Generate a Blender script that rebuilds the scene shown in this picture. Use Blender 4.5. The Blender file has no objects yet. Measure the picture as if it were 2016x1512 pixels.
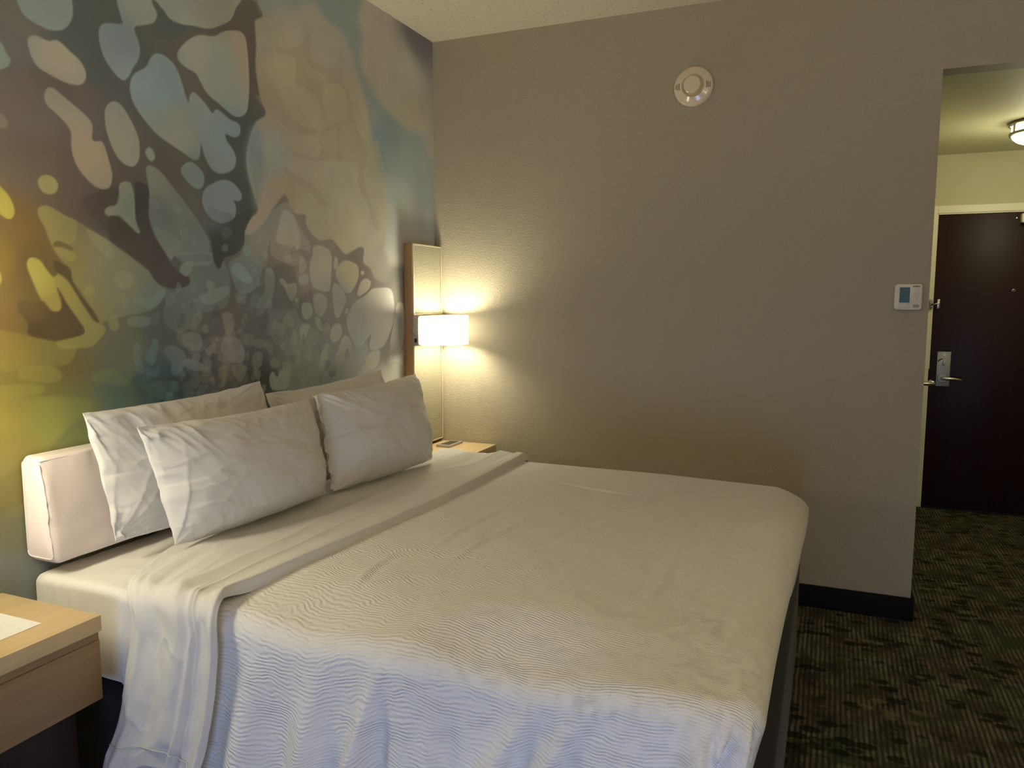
import bpy, bmesh, math, random
import numpy as np
from mathutils import Vector, Matrix
random.seed(7)
PI = math.pi
SC = bpy.context.scene
COL = SC.collection
CAM = {'f': 1499.60315, 'yaw': 0.39646, 'pitch': 0.11175, 'roll': 0.0012, 'cx': 2.17528, 'D': 4.01342, 'H': 3.00419, 'Wd': 2.58613, 'H2': 2.57235, 'D2': 6.34495, 'hd': 2.15098}
LI = {'col': [1, 0.905, 0.64, 1], 'hallcol': (1, 0.92, 0.6, 1), 'daycol': [0.36, 0.54, 1], 'pf': 17, 'pn': 6, 'sf': 4.5, 'sn': 35, 'day': 29, 'hall': 7.7, 'dome': 5, 'world': 0.1, 'la': 3, 'lb': 172}   # light strengths
D, H, WD, H2, D2, HD = CAM['D'], CAM['H'], CAM['Wd'], CAM['H2'], CAM['D2'], CAM['hd']
XR = 4.45          # right wall of the room
YB = -1.25         # wall behind the camera, with the assumed window
HALLR = 4.05       # right wall of the entry hall

# ------------------------------------------------------------------ materials
def srgb(r, g, b):
    f = lambda v: v/12.92 if v <= .04045 else ((v+.055)/1.055)**2.4
    return (f(r/255), f(g/255), f(b/255), 1)

class NT:
    def __init__(s, name):
        s.m = bpy.data.materials.new(name); s.m.use_nodes = True
        s.t = s.m.node_tree; s.t.nodes.clear()
        s.out = s.n('ShaderNodeOutputMaterial'); s.b = s.n('ShaderNodeBsdfPrincipled')
        s.l(s.b.outputs[0], s.out.inputs[0])
    def n(s, typ, **kw):
        n = s.t.nodes.new(typ)
        for k, v in kw.items():
            if k in n.inputs: n.inputs[k].default_value = v
            else: setattr(n, k, v)
        return n
    def l(s, a, b): s.t.links.new(a, b)
    def set(s, **kw):
        for k, v in kw.items(): s.b.inputs[k.replace('_', ' ')].default_value = v
    def coord(s, kind='Object', scale=(1, 1, 1), rot=(0, 0, 0)):
        c = s.n('ShaderNodeTexCoord'); m = s.n('ShaderNodeMapping')
        m.inputs['Scale'].default_value = scale; m.inputs['Rotation'].default_value = rot
        s.l(c.outputs[kind], m.inputs[0]); return m.outputs[0]
    def noise(s, vec, scale, detail=2, rough=.5, dist=0):
        n = s.n('ShaderNodeTexNoise'); n.inputs['Scale'].default_value = scale
        n.inputs['Detail'].default_value = detail; n.inputs['Roughness'].default_value = rough
        n.inputs['Distortion'].default_value = dist
        s.l(vec, n.inputs['Vector']); return n.outputs[0]
    def ramp(s, fac, stops):
        r = s.n('ShaderNodeValToRGB'); e = r.color_ramp.elements
        while len(e) < len(stops): e.new(.5)
        for i, (p, c) in enumerate(stops):
            e[i].position = p; e[i].color = c if len(c) == 4 else (*c, 1)
        s.l(fac, r.inputs[0]); return r.outputs[0]
    def math(s, op, a, b=None):
        n = s.n('ShaderNodeMath'); n.operation = op
        for i, v in enumerate((a, b)):
            if v is None: continue
            if isinstance(v, (int, float)): n.inputs[i].default_value = v
            else: s.l(v, n.inputs[i])
        return n.outputs[0]
    def mix(s, fac, a, b, mode='MIX'):
        n = s.n('ShaderNodeMix'); n.data_type = 'RGBA'; n.blend_type = mode
        for sock, v in ((n.inputs[0], fac), (n.inputs[6], a), (n.inputs[7], b)):
            if isinstance(v, (int, float)): sock.default_value = v
            elif isinstance(v, tuple): sock.default_value = v
            else: s.l(v, sock)
        return n.outputs[2]
    def bump(s, h, dist, strength=1.0, prev=None):
        n = s.n('ShaderNodeBump'); n.inputs['Distance'].default_value = dist
        n.inputs['Strength'].default_value = strength
        s.l(h, n.inputs['Height'])
        if prev: s.l(prev, n.inputs['Normal'])
        s.l(n.outputs[0], s.b.inputs['Normal']); return n.outputs[0]

def plain(name, col, rough=.6, metal=0, spec=.5):
    t = NT(name); t.set(Base_Color=col, Roughness=rough, Metallic=metal); t.b.inputs['Specular IOR Level'].default_value = spec
    v = t.coord(); t.l(t.ramp(t.noise(v, 40, 3), [(0, (rough*.85,)*3), (1, (min(1, rough*1.15),)*3)]), t.b.inputs['Roughness'])
    return t.m

def m_wallpaint(name, col, bump=.0012):
    t = NT(name); v = t.coord(); n1 = t.noise(v, 140, 3, .55); n2 = t.noise(v, 14, 2)
    t.l(t.mix(n2, tuple(c*.97 for c in col[:3])+(1,), tuple(min(1, c*1.03) for c in col[:3])+(1,)), t.b.inputs['Base Color'])
    t.set(Roughness=.62); t.b.inputs['Specular IOR Level'].default_value = .35
    hh = t.ramp(n1, [(.38, (0, 0, 0)), (.66, (1, 1, 1))])
    t.bump(hh, bump, .8); return t.m

def m_ceiling():
    t = NT('popcorn_ceiling'); v = t.coord(); vo = t.n('ShaderNodeTexVoronoi'); vo.inputs['Scale'].default_value = 120
    t.l(v, vo.inputs['Vector']); n = t.noise(v, 70, 4, .7)
    h = t.math('ADD', t.math('MULTIPLY', vo.outputs['Distance'], -.6), n)
    spots = t.ramp(t.noise(v, 95, 2), [(.26, srgb(120, 105, 85)), (.34, srgb(236, 226, 205))])
    t.l(spots, t.b.inputs['Base Color']); t.set(Roughness=.95); t.bump(h, .006, 1.0); return t.m

def m_fabric(name, col, weave=900, amp=.0003):
    t = NT(name); v = t.coord(); n = t.noise(v, 9, 3)
    t.l(t.mix(n, tuple(c*.96 for c in col[:3])+(1,), col), t.b.inputs['Base Color'])
    t.set(Roughness=.85); t.b.inputs['Sheen Weight'].default_value = .15
    t.b.inputs['Specular IOR Level'].default_value = .2
    h = t.math('ADD', t.noise(v, weave, 2), t.math('MULTIPLY', t.noise(v, 45, 3, .6), 1.4))
    t.bump(h, amp, .9); return t.m

def m_spread():                       # white seersucker coverlet: wavy ridges along the cloth
    t = NT('ridged_white_coverlet')
    uv = t.n('ShaderNodeUVMap'); uv.uv_map = 'cloth'
    sep = t.n('ShaderNodeSeparateXYZ'); t.l(uv.outputs[0], sep.inputs[0])
    nz = t.noise(uv.outputs[0], 3.2, 2, .5); nf = t.noise(uv.outputs[0], 26, 3, .6)
    # phase in metres
    mr = t.n('ShaderNodeMapRange'); mr.interpolation_type = 'SMOOTHSTEP'
    t.l(sep.outputs[1], mr.inputs['Value'])
    for k_, v_ in (('From Min', 1.15), ('From Max', 2.1), ('To Min', -.13), ('To Max', .46)): mr.inputs[k_].default_value = v_
    ph = t.math('ADD', sep.outputs[1], t.math('MULTIPLY', t.math('ADD', sep.outputs[0], -1.15), mr.outputs[0]))
    nm = t.noise(uv.outputs[0], 11, 2, .5)
    ph = t.math('ADD', ph, t.math('MULTIPLY', nz, .13)); ph = t.math('ADD', ph, t.math('MULTIPLY', nm, .042)); ph = t.math('ADD', ph, t.math('MULTIPLY', nf, .013))
    w = t.math('SINE', t.math('MULTIPLY', ph, 2*PI/.0105))
    amp = t.ramp(t.noise(uv.outputs[0], 34, 3, .6), [(.36, (.12,)*3), (.60, (1, 1, 1))])
    h = t.math('MULTIPLY', w, amp)
    h = t.math('ADD', h, t.math('MULTIPLY', t.noise(uv.outputs[0], 260, 2), .35))
    t.set(Base_Color=(.82, .81, .79, 1), Roughness=.85); t.b.inputs['Specular IOR Level'].default_value = .2
    t.b.inputs['Sheen Weight'].default_value = .1
    t.bump(h, .0010, 1.0); return t.m

def m_wood(name, c1, c2, axis='x', scale=1.0, rough=.45):
    t = NT(name); sc = {'x': (1.2, 26, 26), 'y': (26, 1.2, 26), 'z': (26, 26, 1.2)}[axis]
    v = t.coord(scale=tuple(s*scale for s in sc)); n = t.noise(v, 1.6, 6, .62, .6); n2 = t.noise(v, 7, 3, .6)
    f = t.math('ADD', t.math('MULTIPLY', n, .75), t.math('MULTIPLY', n2, .25))
    t.l(t.ramp(f, [(.3, c1), (.7, c2)]), t.b.inputs['Base Color']); t.set(Roughness=rough)
    t.bump(n2, .0004, .5); return t.m

def m_carpet():
    t = NT('patterned_carpet'); v = t.coord()
    sep = t.n('ShaderNodeSeparateXYZ'); t.l(v, sep.inputs[0])
    wob = t.math('MULTIPLY', t.noise(v, 6, 2), .012)
    sx = t.math('SINE', t.math('MULTIPLY', t.math('ADD', sep.outputs[0], wob), 2*PI/.019))
    stripe = t.math('ADD', t.math('MULTIPLY', sx, .5), .5)
    vv = t.coord(scale=(220, 2.2, 1)); stripe2 = t.noise(vv, 1.0, 2)
    tuft = t.noise(v, 420, 2, .6)
    base = t.ramp(t.noise(v, 5.0, 3, .6), [(.34, srgb(38, 46, 34)), (.5, srgb(72, 66, 54)), (.66, srgb(60, 72, 50))])
    lit = t.ramp(t.noise(v, 3.1, 2, .5), [(.4, srgb(150, 154, 128)), (.6, srgb(156, 138, 122))])
    blk = t.ramp(t.noise(t.coord(scale=(13, 7, 1)), 1.0, 3, .65), [(.42, (.16,)*3), (.62, (1, 1, 1))])
    c = t.mix(t.math('MULTIPLY', t.math('MULTIPLY', stripe, .70), blk), base, lit)
    # leaf-like dark ovals in clusters
    v2 = t.coord(scale=(1, 1.7, 1), rot=(0, 0, .15)); vo = t.n('ShaderNodeTexVoronoi'); vo.inputs['Scale'].default_value = 10; vo.inputs['Randomness'].default_value = 1
    t.l(v2, vo.inputs['Vector'])
    oval = t.ramp(vo.outputs['Distance'], [(.34, (1, 1, 1)), (.42, (0, 0, 0))])
    clus = t.ramp(t.noise(v, 3.4, 3, .6), [(.44, (0, 0, 0)), (.52, (1, 1, 1))])
    c = t.mix(t.math('MULTIPLY', t.math('MULTIPLY', oval, clus), .82), c, srgb(34, 36, 24))
    vo2 = t.n('ShaderNodeTexVoronoi'); vo2.inputs['Scale'].default_value = 9; t.l(v2, vo2.inputs['Vector'])
    ring = t.ramp(vo2.outputs['Distance'], [(.22, (1, 1, 1)), (.32, (0, 0, 0))])
    clus2 = t.ramp(t.noise(v, 3.7, 2), [(.5, (0, 0, 0)), (.6, (1, 1, 1))])
    c = t.mix(t.math('MULTIPLY', t.math('MULTIPLY', ring, clus2), .45), c, srgb(150, 138, 104))
    c = t.mix(t.math('MULTIPLY', t.math('MULTIPLY', stripe2, tuft), .7), c, srgb(38, 36, 26))
    t.l(c, t.b.inputs['Base Color']); t.set(Roughness=1.0); t.b.inputs['Specular IOR Level'].default_value = .05
    t.bump(t.math('ADD', tuft, t.math('MULTIPLY', stripe, .6)), .003, .8); return t.m

def m_emit(name, col, strength):
    t = NT(name); t.set(Base_Color=(.9, .88, .8, 1), Roughness=.5)
    t.b.inputs['Emission Color'].default_value = col; t.b.inputs['Emission Strength'].default_value = strength
    return t.m

def m_mural():
    t = NT('printed_mural_wallcovering'); a = t.n('ShaderNodeVertexColor'); a.layer_name = 'print'
    t.l(a.outputs[0], t.b.inputs['Base Color']); t.set(Roughness=.6); t.b.inputs['Specular IOR Level'].default_value = .3
    v = t.coord(scale=(1, 1, 1)); t.bump(t.math('ADD', t.noise(t.coord(scale=(1, 700, 60)), 1, 2), t.noise(t.coord(scale=(1, 60, 700)), 1, 2)), .0003, .6)
    return t.m

M = {}
M['taupe'] = m_wallpaint('taupe_wall_paint', srgb(172, 163, 142))
M['hall'] = m_wallpaint('cream_hall_paint', srgb(205, 200, 165), .0008)
M['hallceil'] = m_wallpaint('smooth_hall_ceiling_paint', srgb(205, 202, 168), .0004)
M['ceil'] = m_ceiling()
M['linen'] = m_fabric('white_cotton_linen', (.72, .71, .685, 1))
M['sheet'] = m_fabric('white_cotton_sheet', (.82, .80, .77, 1))
M['bolster'] = m_fabric('white_satin_cover', (.80, .70, .655, 1), 700, .0002)
M['spread'] = m_spread()
M['base'] = m_fabric('black_bed_base_cloth', (.017, .017, .019, 1))
M['oak'] = m_wood('shaded_oak_veneer', srgb(134, 106, 74), srgb(156, 127, 92), 'y', .8, .42)  # same veneer as the top, shade of the front painted into the colour
M['oaktop'] = m_wood('pale_oak_top', srgb(205, 176, 130), srgb(222, 198, 155), 'y', .8, .38)
M['oakframe'] = m_wood('light_oak_frame', srgb(150, 116, 78), srgb(172, 138, 96), 'z', .8, .5)
M['espresso'] = m_wood('espresso_wood', srgb(32, 20, 16), srgb(48, 30, 24), 'z', .8, .4)
M['doorwood'] = m_wood('dark_mahogany_door', srgb(34, 16, 13), srgb(46, 22, 18), 'z', .8, .42)
M['black'] = m_wood('black_baseboard_finish', srgb(14, 13, 13), srgb(24, 22, 22), 'x', .6, .85)
for k_ in ('black', 'doorwood', 'base'): M[k_].node_tree.nodes['Principled BSDF'].inputs['Specular IOR Level'].default_value = .22
M['trim'] = plain('cream_trim_paint', srgb(236, 232, 200), .4)
M['plastic'] = plain('white_plastic', srgb(226, 218, 204), .3)
M['plasticd'] = plain('smoke_detector_plastic', srgb(228, 212, 186), .14)
M['slot'] = plain('dark_slot', srgb(50, 42, 34), .7)
M['lcd'] = plain('blue_lcd_glass', srgb(62, 100, 116), .25)
M['ink'] = plain('dark_ink', srgb(38, 32, 28), .6)
M['greybtn'] = plain('grey_button', srgb(160, 155, 148), .5)
M['btnline'] = plain('grey_outline_print', srgb(180, 170, 156), .5)
M['nickel'] = plain('satin_nickel', (.62, .6, .55, 1), .28, 1.0)
M['chrome'] = plain('polished_metal', (.75, .73, .68, 1), .15, 1.0)
M['steel'] = plain('brushed_steel_plate', (.42, .43, .43, 1), .5, .7)
M['bronze'] = plain('dark_nickel_band', (.32, .30, .25, 1), .35, 1.0)
M['gasket'] = plain('black_rubber', srgb(14, 13, 13), .7)
M['paper'] = plain('white_paper', (.88, .87, .85, 1), .8)
M['grey'] = plain('grey_device_shell', srgb(170, 165, 155), .4)
M['darkglass'] = plain('dark_device_panel', srgb(52, 52, 46), .35)
M['silver'] = plain('silver_frame_edge', srgb(214, 200, 172), .35, .2)
t = NT('mirror_glass'); t.set(Base_Color=(.86, .88, .82, 1), Metallic=1.0, Roughness=.02); M['mirror'] = t.m
M['dome'] = m_emit('glowing_glass_dome', LI['hallcol'], LI['dome'])
M['mural'] = m_mural()
M['glass'] = NT('window_glass').m
_g = M['glass'].node_tree.nodes['Principled BSDF']; _g.inputs['Transmission Weight'].default_value = 1; _g.inputs['Roughness'].default_value = 0; _g.inputs['IOR'].default_value = 1.01
M['blind'] = plain('added_blackout_cloth', srgb(120, 108, 92), .9)  # cloth of the added window blind only

# ------------------------------------------------------------------ object helpers
def meta(o, label=None, cat=None, group=None, kind=None):
    if label: o['label'] = label
    if cat: o['category'] = cat
    if group: o['group'] = group
    if kind: o['kind'] = kind
    return o

def empty(name, loc, label=None, cat=None, group=None, kind=None):
    o = bpy.data.objects.new(name, None); COL.objects.link(o); o.location = loc; o.empty_display_size = .1
    return meta(o, label, cat, group, kind)

def link(name, me, mat, parent=None, smooth=False):
    if mat is not None: me.materials.append(mat)
    o = bpy.data.objects.new(name, me); COL.objects.link(o)
    if smooth:
        me.polygons.foreach_set('use_smooth', np.ones(len(me.polygons), dtype=bool))
    if parent is not None:
        o.parent = parent; o.matrix_parent_inverse = Matrix.Translation(parent.location).inverted()
    return o

def from_bm(name, bm, mat, parent=None, smooth=False):
    me = bpy.data.meshes.new(name); bmesh.ops.recalc_face_normals(bm, faces=bm.faces); bm.to_mesh(me); bm.free()
    if smooth == 'auto':
        me.polygons.foreach_set('use_smooth', np.ones(len(me.polygons), dtype=bool))
        me.set_sharp_from_angle(angle=.6); smooth = False
    return link(name, me, mat, parent, smooth)

def bx(bm, x0, x1, y0, y1, z0, z1, bev=0, seg=2):
    r = bmesh.ops.create_cube(bm, size=1)
    for v in r['verts']:
        v.co = Vector(((x0+x1)/2+v.co.x*(x1-x0), (y0+y1)/2+v.co.y*(y1-y0), (z0+z1)/2+v.co.z*(z1-z0)))
    if bev:
        e = list({e for v in r['verts'] for e in v.link_edges})
        bmesh.ops.bevel(bm, geom=e, offset=bev, segments=seg, affect='EDGES', profile=.5)

def box(name, x0, x1, y0, y1, z0, z1, mat, parent=None, bev=0, seg=2):
    bm = bmesh.new(); bx(bm, x0, x1, y0, y1, z0, z1, bev, seg)
    return from_bm(name, bm, mat, parent, 'auto' if bev else False)

def lathe(bm, prof, mtx, seg=48):
    rings = []
    for r, h in prof:
        if r < 1e-6: rings.append([bm.verts.new(mtx @ Vector((0, 0, h)))])
        else: rings.append([bm.verts.new(mtx @ Vector((r*math.cos(2*PI*i/seg), r*math.sin(2*PI*i/seg), h))) for i in range(seg)])
    for a, b in zip(rings, rings[1:]):
        for i in range(seg):
            j = (i+1) % seg
            if len(a) == 1 and len(b) == 1: continue
            if len(a) == 1: bm.faces.new((a[0], b[i], b[j]))
            elif len(b) == 1: bm.faces.new((a[i], a[j], b[0]))
            else: bm.faces.new((a[i], a[j], b[j], b[i]))

def tube(bm, pts, rad, seg=12):
    pts = [Vector(p) for p in pts]; rad = rad if isinstance(rad, (list, tuple)) else [rad]*len(pts)
    rings = []
    for i, p_ in enumerate(pts):
        d = (pts[min(i+1, len(pts)-1)]-pts[max(i-1, 0)]).normalized()
        u = d.cross(Vector((0, 0, 1)));  u = u.normalized() if u.length > .1 else Vector((1, 0, 0))
        w = d.cross(u).normalized()
        rings.append([bm.verts.new(p_+rad[i]*(u*math.cos(2*PI*k/seg)+w*math.sin(2*PI*k/seg))) for k in range(seg)])
    for a, b in zip(rings, rings[1:]):
        for k in range(seg): bm.faces.new((a[k], a[(k+1) % seg], b[(k+1) % seg], b[k]))
    bm.faces.new(rings[0]); bm.faces.new(rings[-1][::-1])

def grid_mesh(name, P, mat, parent=None, uv=None, smooth=True):
    """P: (n,m,3) array of points -> quad grid"""
    n, m = P.shape[:2]
    me = bpy.data.meshes.new(name)
    idx = np.arange(n*m).reshape(n, m)
    q = np.stack([idx[:-1, :-1], idx[1:, :-1], idx[1:, 1:], idx[:-1, 1:]], -1).reshape(-1, 4)
    me.vertices.add(n*m); me.vertices.foreach_set('co', P.reshape(-1, 3).astype(np.float32).ravel())
    me.loops.add(q.size); me.loops.foreach_set('vertex_index', q.ravel().astype(np.int32))
    me.polygons.add(len(q)); me.polygons.foreach_set('loop_start', np.arange(0, q.size, 4, dtype=np.int32))
    me.update(calc_edges=True)
    if uv is not None:
        l = me.uv_layers.new(name='cloth'); l.data.foreach_set('uv', uv.reshape(-1, 2)[q.ravel()].astype(np.float32).ravel())
    me.validate()
    return link(name, me, mat, parent, smooth)

# smooth value noise in numpy
_rng = np.random.RandomState(11); _tab = _rng.rand(256, 256)
def vnoise(x, y, seed=0):
    x = np.asarray(x, float)+seed*17.3; y = np.asarray(y, float)+seed*9.1
    xi = np.floor(x).astype(int); yi = np.floor(y).astype(int); fx = x-xi; fy = y-yi
    fx = fx*fx*fx*(fx*(fx*6-15)+10); fy = fy*fy*fy*(fy*(fy*6-15)+10)
    g = lambda a, b_: _tab[a % 256, b_ % 256]
    return ((g(xi, yi)*(1-fx)+g(xi+1, yi)*fx)*(1-fy)+(g(xi, yi+1)*(1-fx)+g(xi+1, yi+1)*fx)*fy)*2-1
def fbm(x, y, seed=0, o=3):
    r = 0; a = 1
    for k in range(o): r = r+a*vnoise(x*2**k, y*2**k, seed+k); a *= .5
    return r
def ridge(x, y, seed=0, sharp=2.0):
    return (1-np.abs(vnoise(x, y, seed)))**sharp
def sstep(a, b, x):
    t_ = np.clip((x-a)/(b-a), 0, 1); return t_*t_*(3-2*t_)

# ------------------------------------------------------------------ room shell
def structure(o, label, cat): return meta(o, label, cat, kind='structure')

structure(box('floor', -.1, XR+.1, YB-.1, D2+.1, -.1, 0, m_carpet()), 'dark olive striped hotel carpet with a leafy pattern', 'carpet')
structure(box('ceiling', -.1, XR+.1, YB-.1, D+.12, H, H+.1, M['ceil']), 'cream popcorn-textured bedroom ceiling', 'ceiling')
structure(box('ceiling_hall', WD-.12, HALLR+.1, D+.12, D2+.1, H2, H2+.12, M['hallceil']), 'smooth lowered ceiling of the entry hall', 'ceiling')
# far wall with the opening to the hall (solid left part + header)
bm = bmesh.new()
bx(bm, -.1, WD-.001, D, D+.12, 0, H); bx(bm, WD-.001, XR+.1, D, D+.12, H2, H)
bx(bm, HALLR, XR+.1, D, D+.12, 0, H2)
structure(from_bm('wall_back', bm, M['taupe']), 'taupe orange-peel textured wall behind the bed foot', 'wall')
structure(box('wall_right', XR, XR+.1, YB-.1, D+.12, 0, H, M['taupe']), 'taupe wall on the right side of the bedroom', 'wall')
structure(box('wall_hall_left', WD-.12, WD-.001, D+.12, D2, 0, H2, M['hall']), 'cream side wall of the entry hall around the corner', 'wall')
structure(box('wall_hall_right', HALLR, HALLR+.1, D+.12, D2, 0, H2, M['hall']), 'cream right wall of the entry hall', 'wall')
DX0, DX1 = 2.853, 3.79      # entry door edges
bm = bmesh.new()
bx(bm, WD-.12, DX0-.01, D2, D2+.1, 0, H2); bx(bm, DX1+.01, HALLR+.1, D2, D2+.1, 0, H2); bx(bm, DX0-.01, DX1+.01, D2, D2+.1, HD+.01, H2)
structure(from_bm('wall_hall_end', bm, M['hall']), 'cream wall around the dark entry door', 'wall')
# wall behind the camera: assumed window, added blind leaves only low daylight
WX0, WX1, WZ0, WZ1 = 1.45, 2.65, .25, 2.2
bm = bmesh.new()
bx(bm, -.1, WX0, YB-.1, YB, 0, H); bx(bm, WX1, XR+.1, YB-.1, YB, 0, H)
bx(bm, WX0, WX1, YB-.1, YB, 0, WZ0); bx(bm, WX0, WX1, YB-.1, YB, WZ1, H)
structure(from_bm('wall_front', bm, M['taupe']), 'taupe wall with an assumed window behind the camera', 'wall')
bm = bmesh.new()
for a in ((WX0, WX1, WZ0, WZ0+.04), (WX0, WX1, WZ1-.04, WZ1), (WX0, WX0+.04, WZ0, WZ1), (WX1-.04, WX1, WZ0, WZ1)):
    bx(bm, a[0], a[1], YB-.09, YB-.03, a[2], a[3])
wf = structure(from_bm('assumed_window_1', bm, M['trim']), 'assumed window with an added blind drawn most of the way down', 'window')
box('assumed_window_pane', WX0+.04, WX1-.04, YB-.065, YB-.06, WZ0+.04, WZ1-.04, M['glass'], wf)
meta(box('added_blind', WX0-.03, WX1+.03, YB+.005, YB+.02, .79, WZ1+.06, M['blind'], bev=.004), 'unseen brown blackout blind, added over the assumed window to keep daylight low', 'blind')  # unseen blocker, added so that daylight enters only low down

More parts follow.
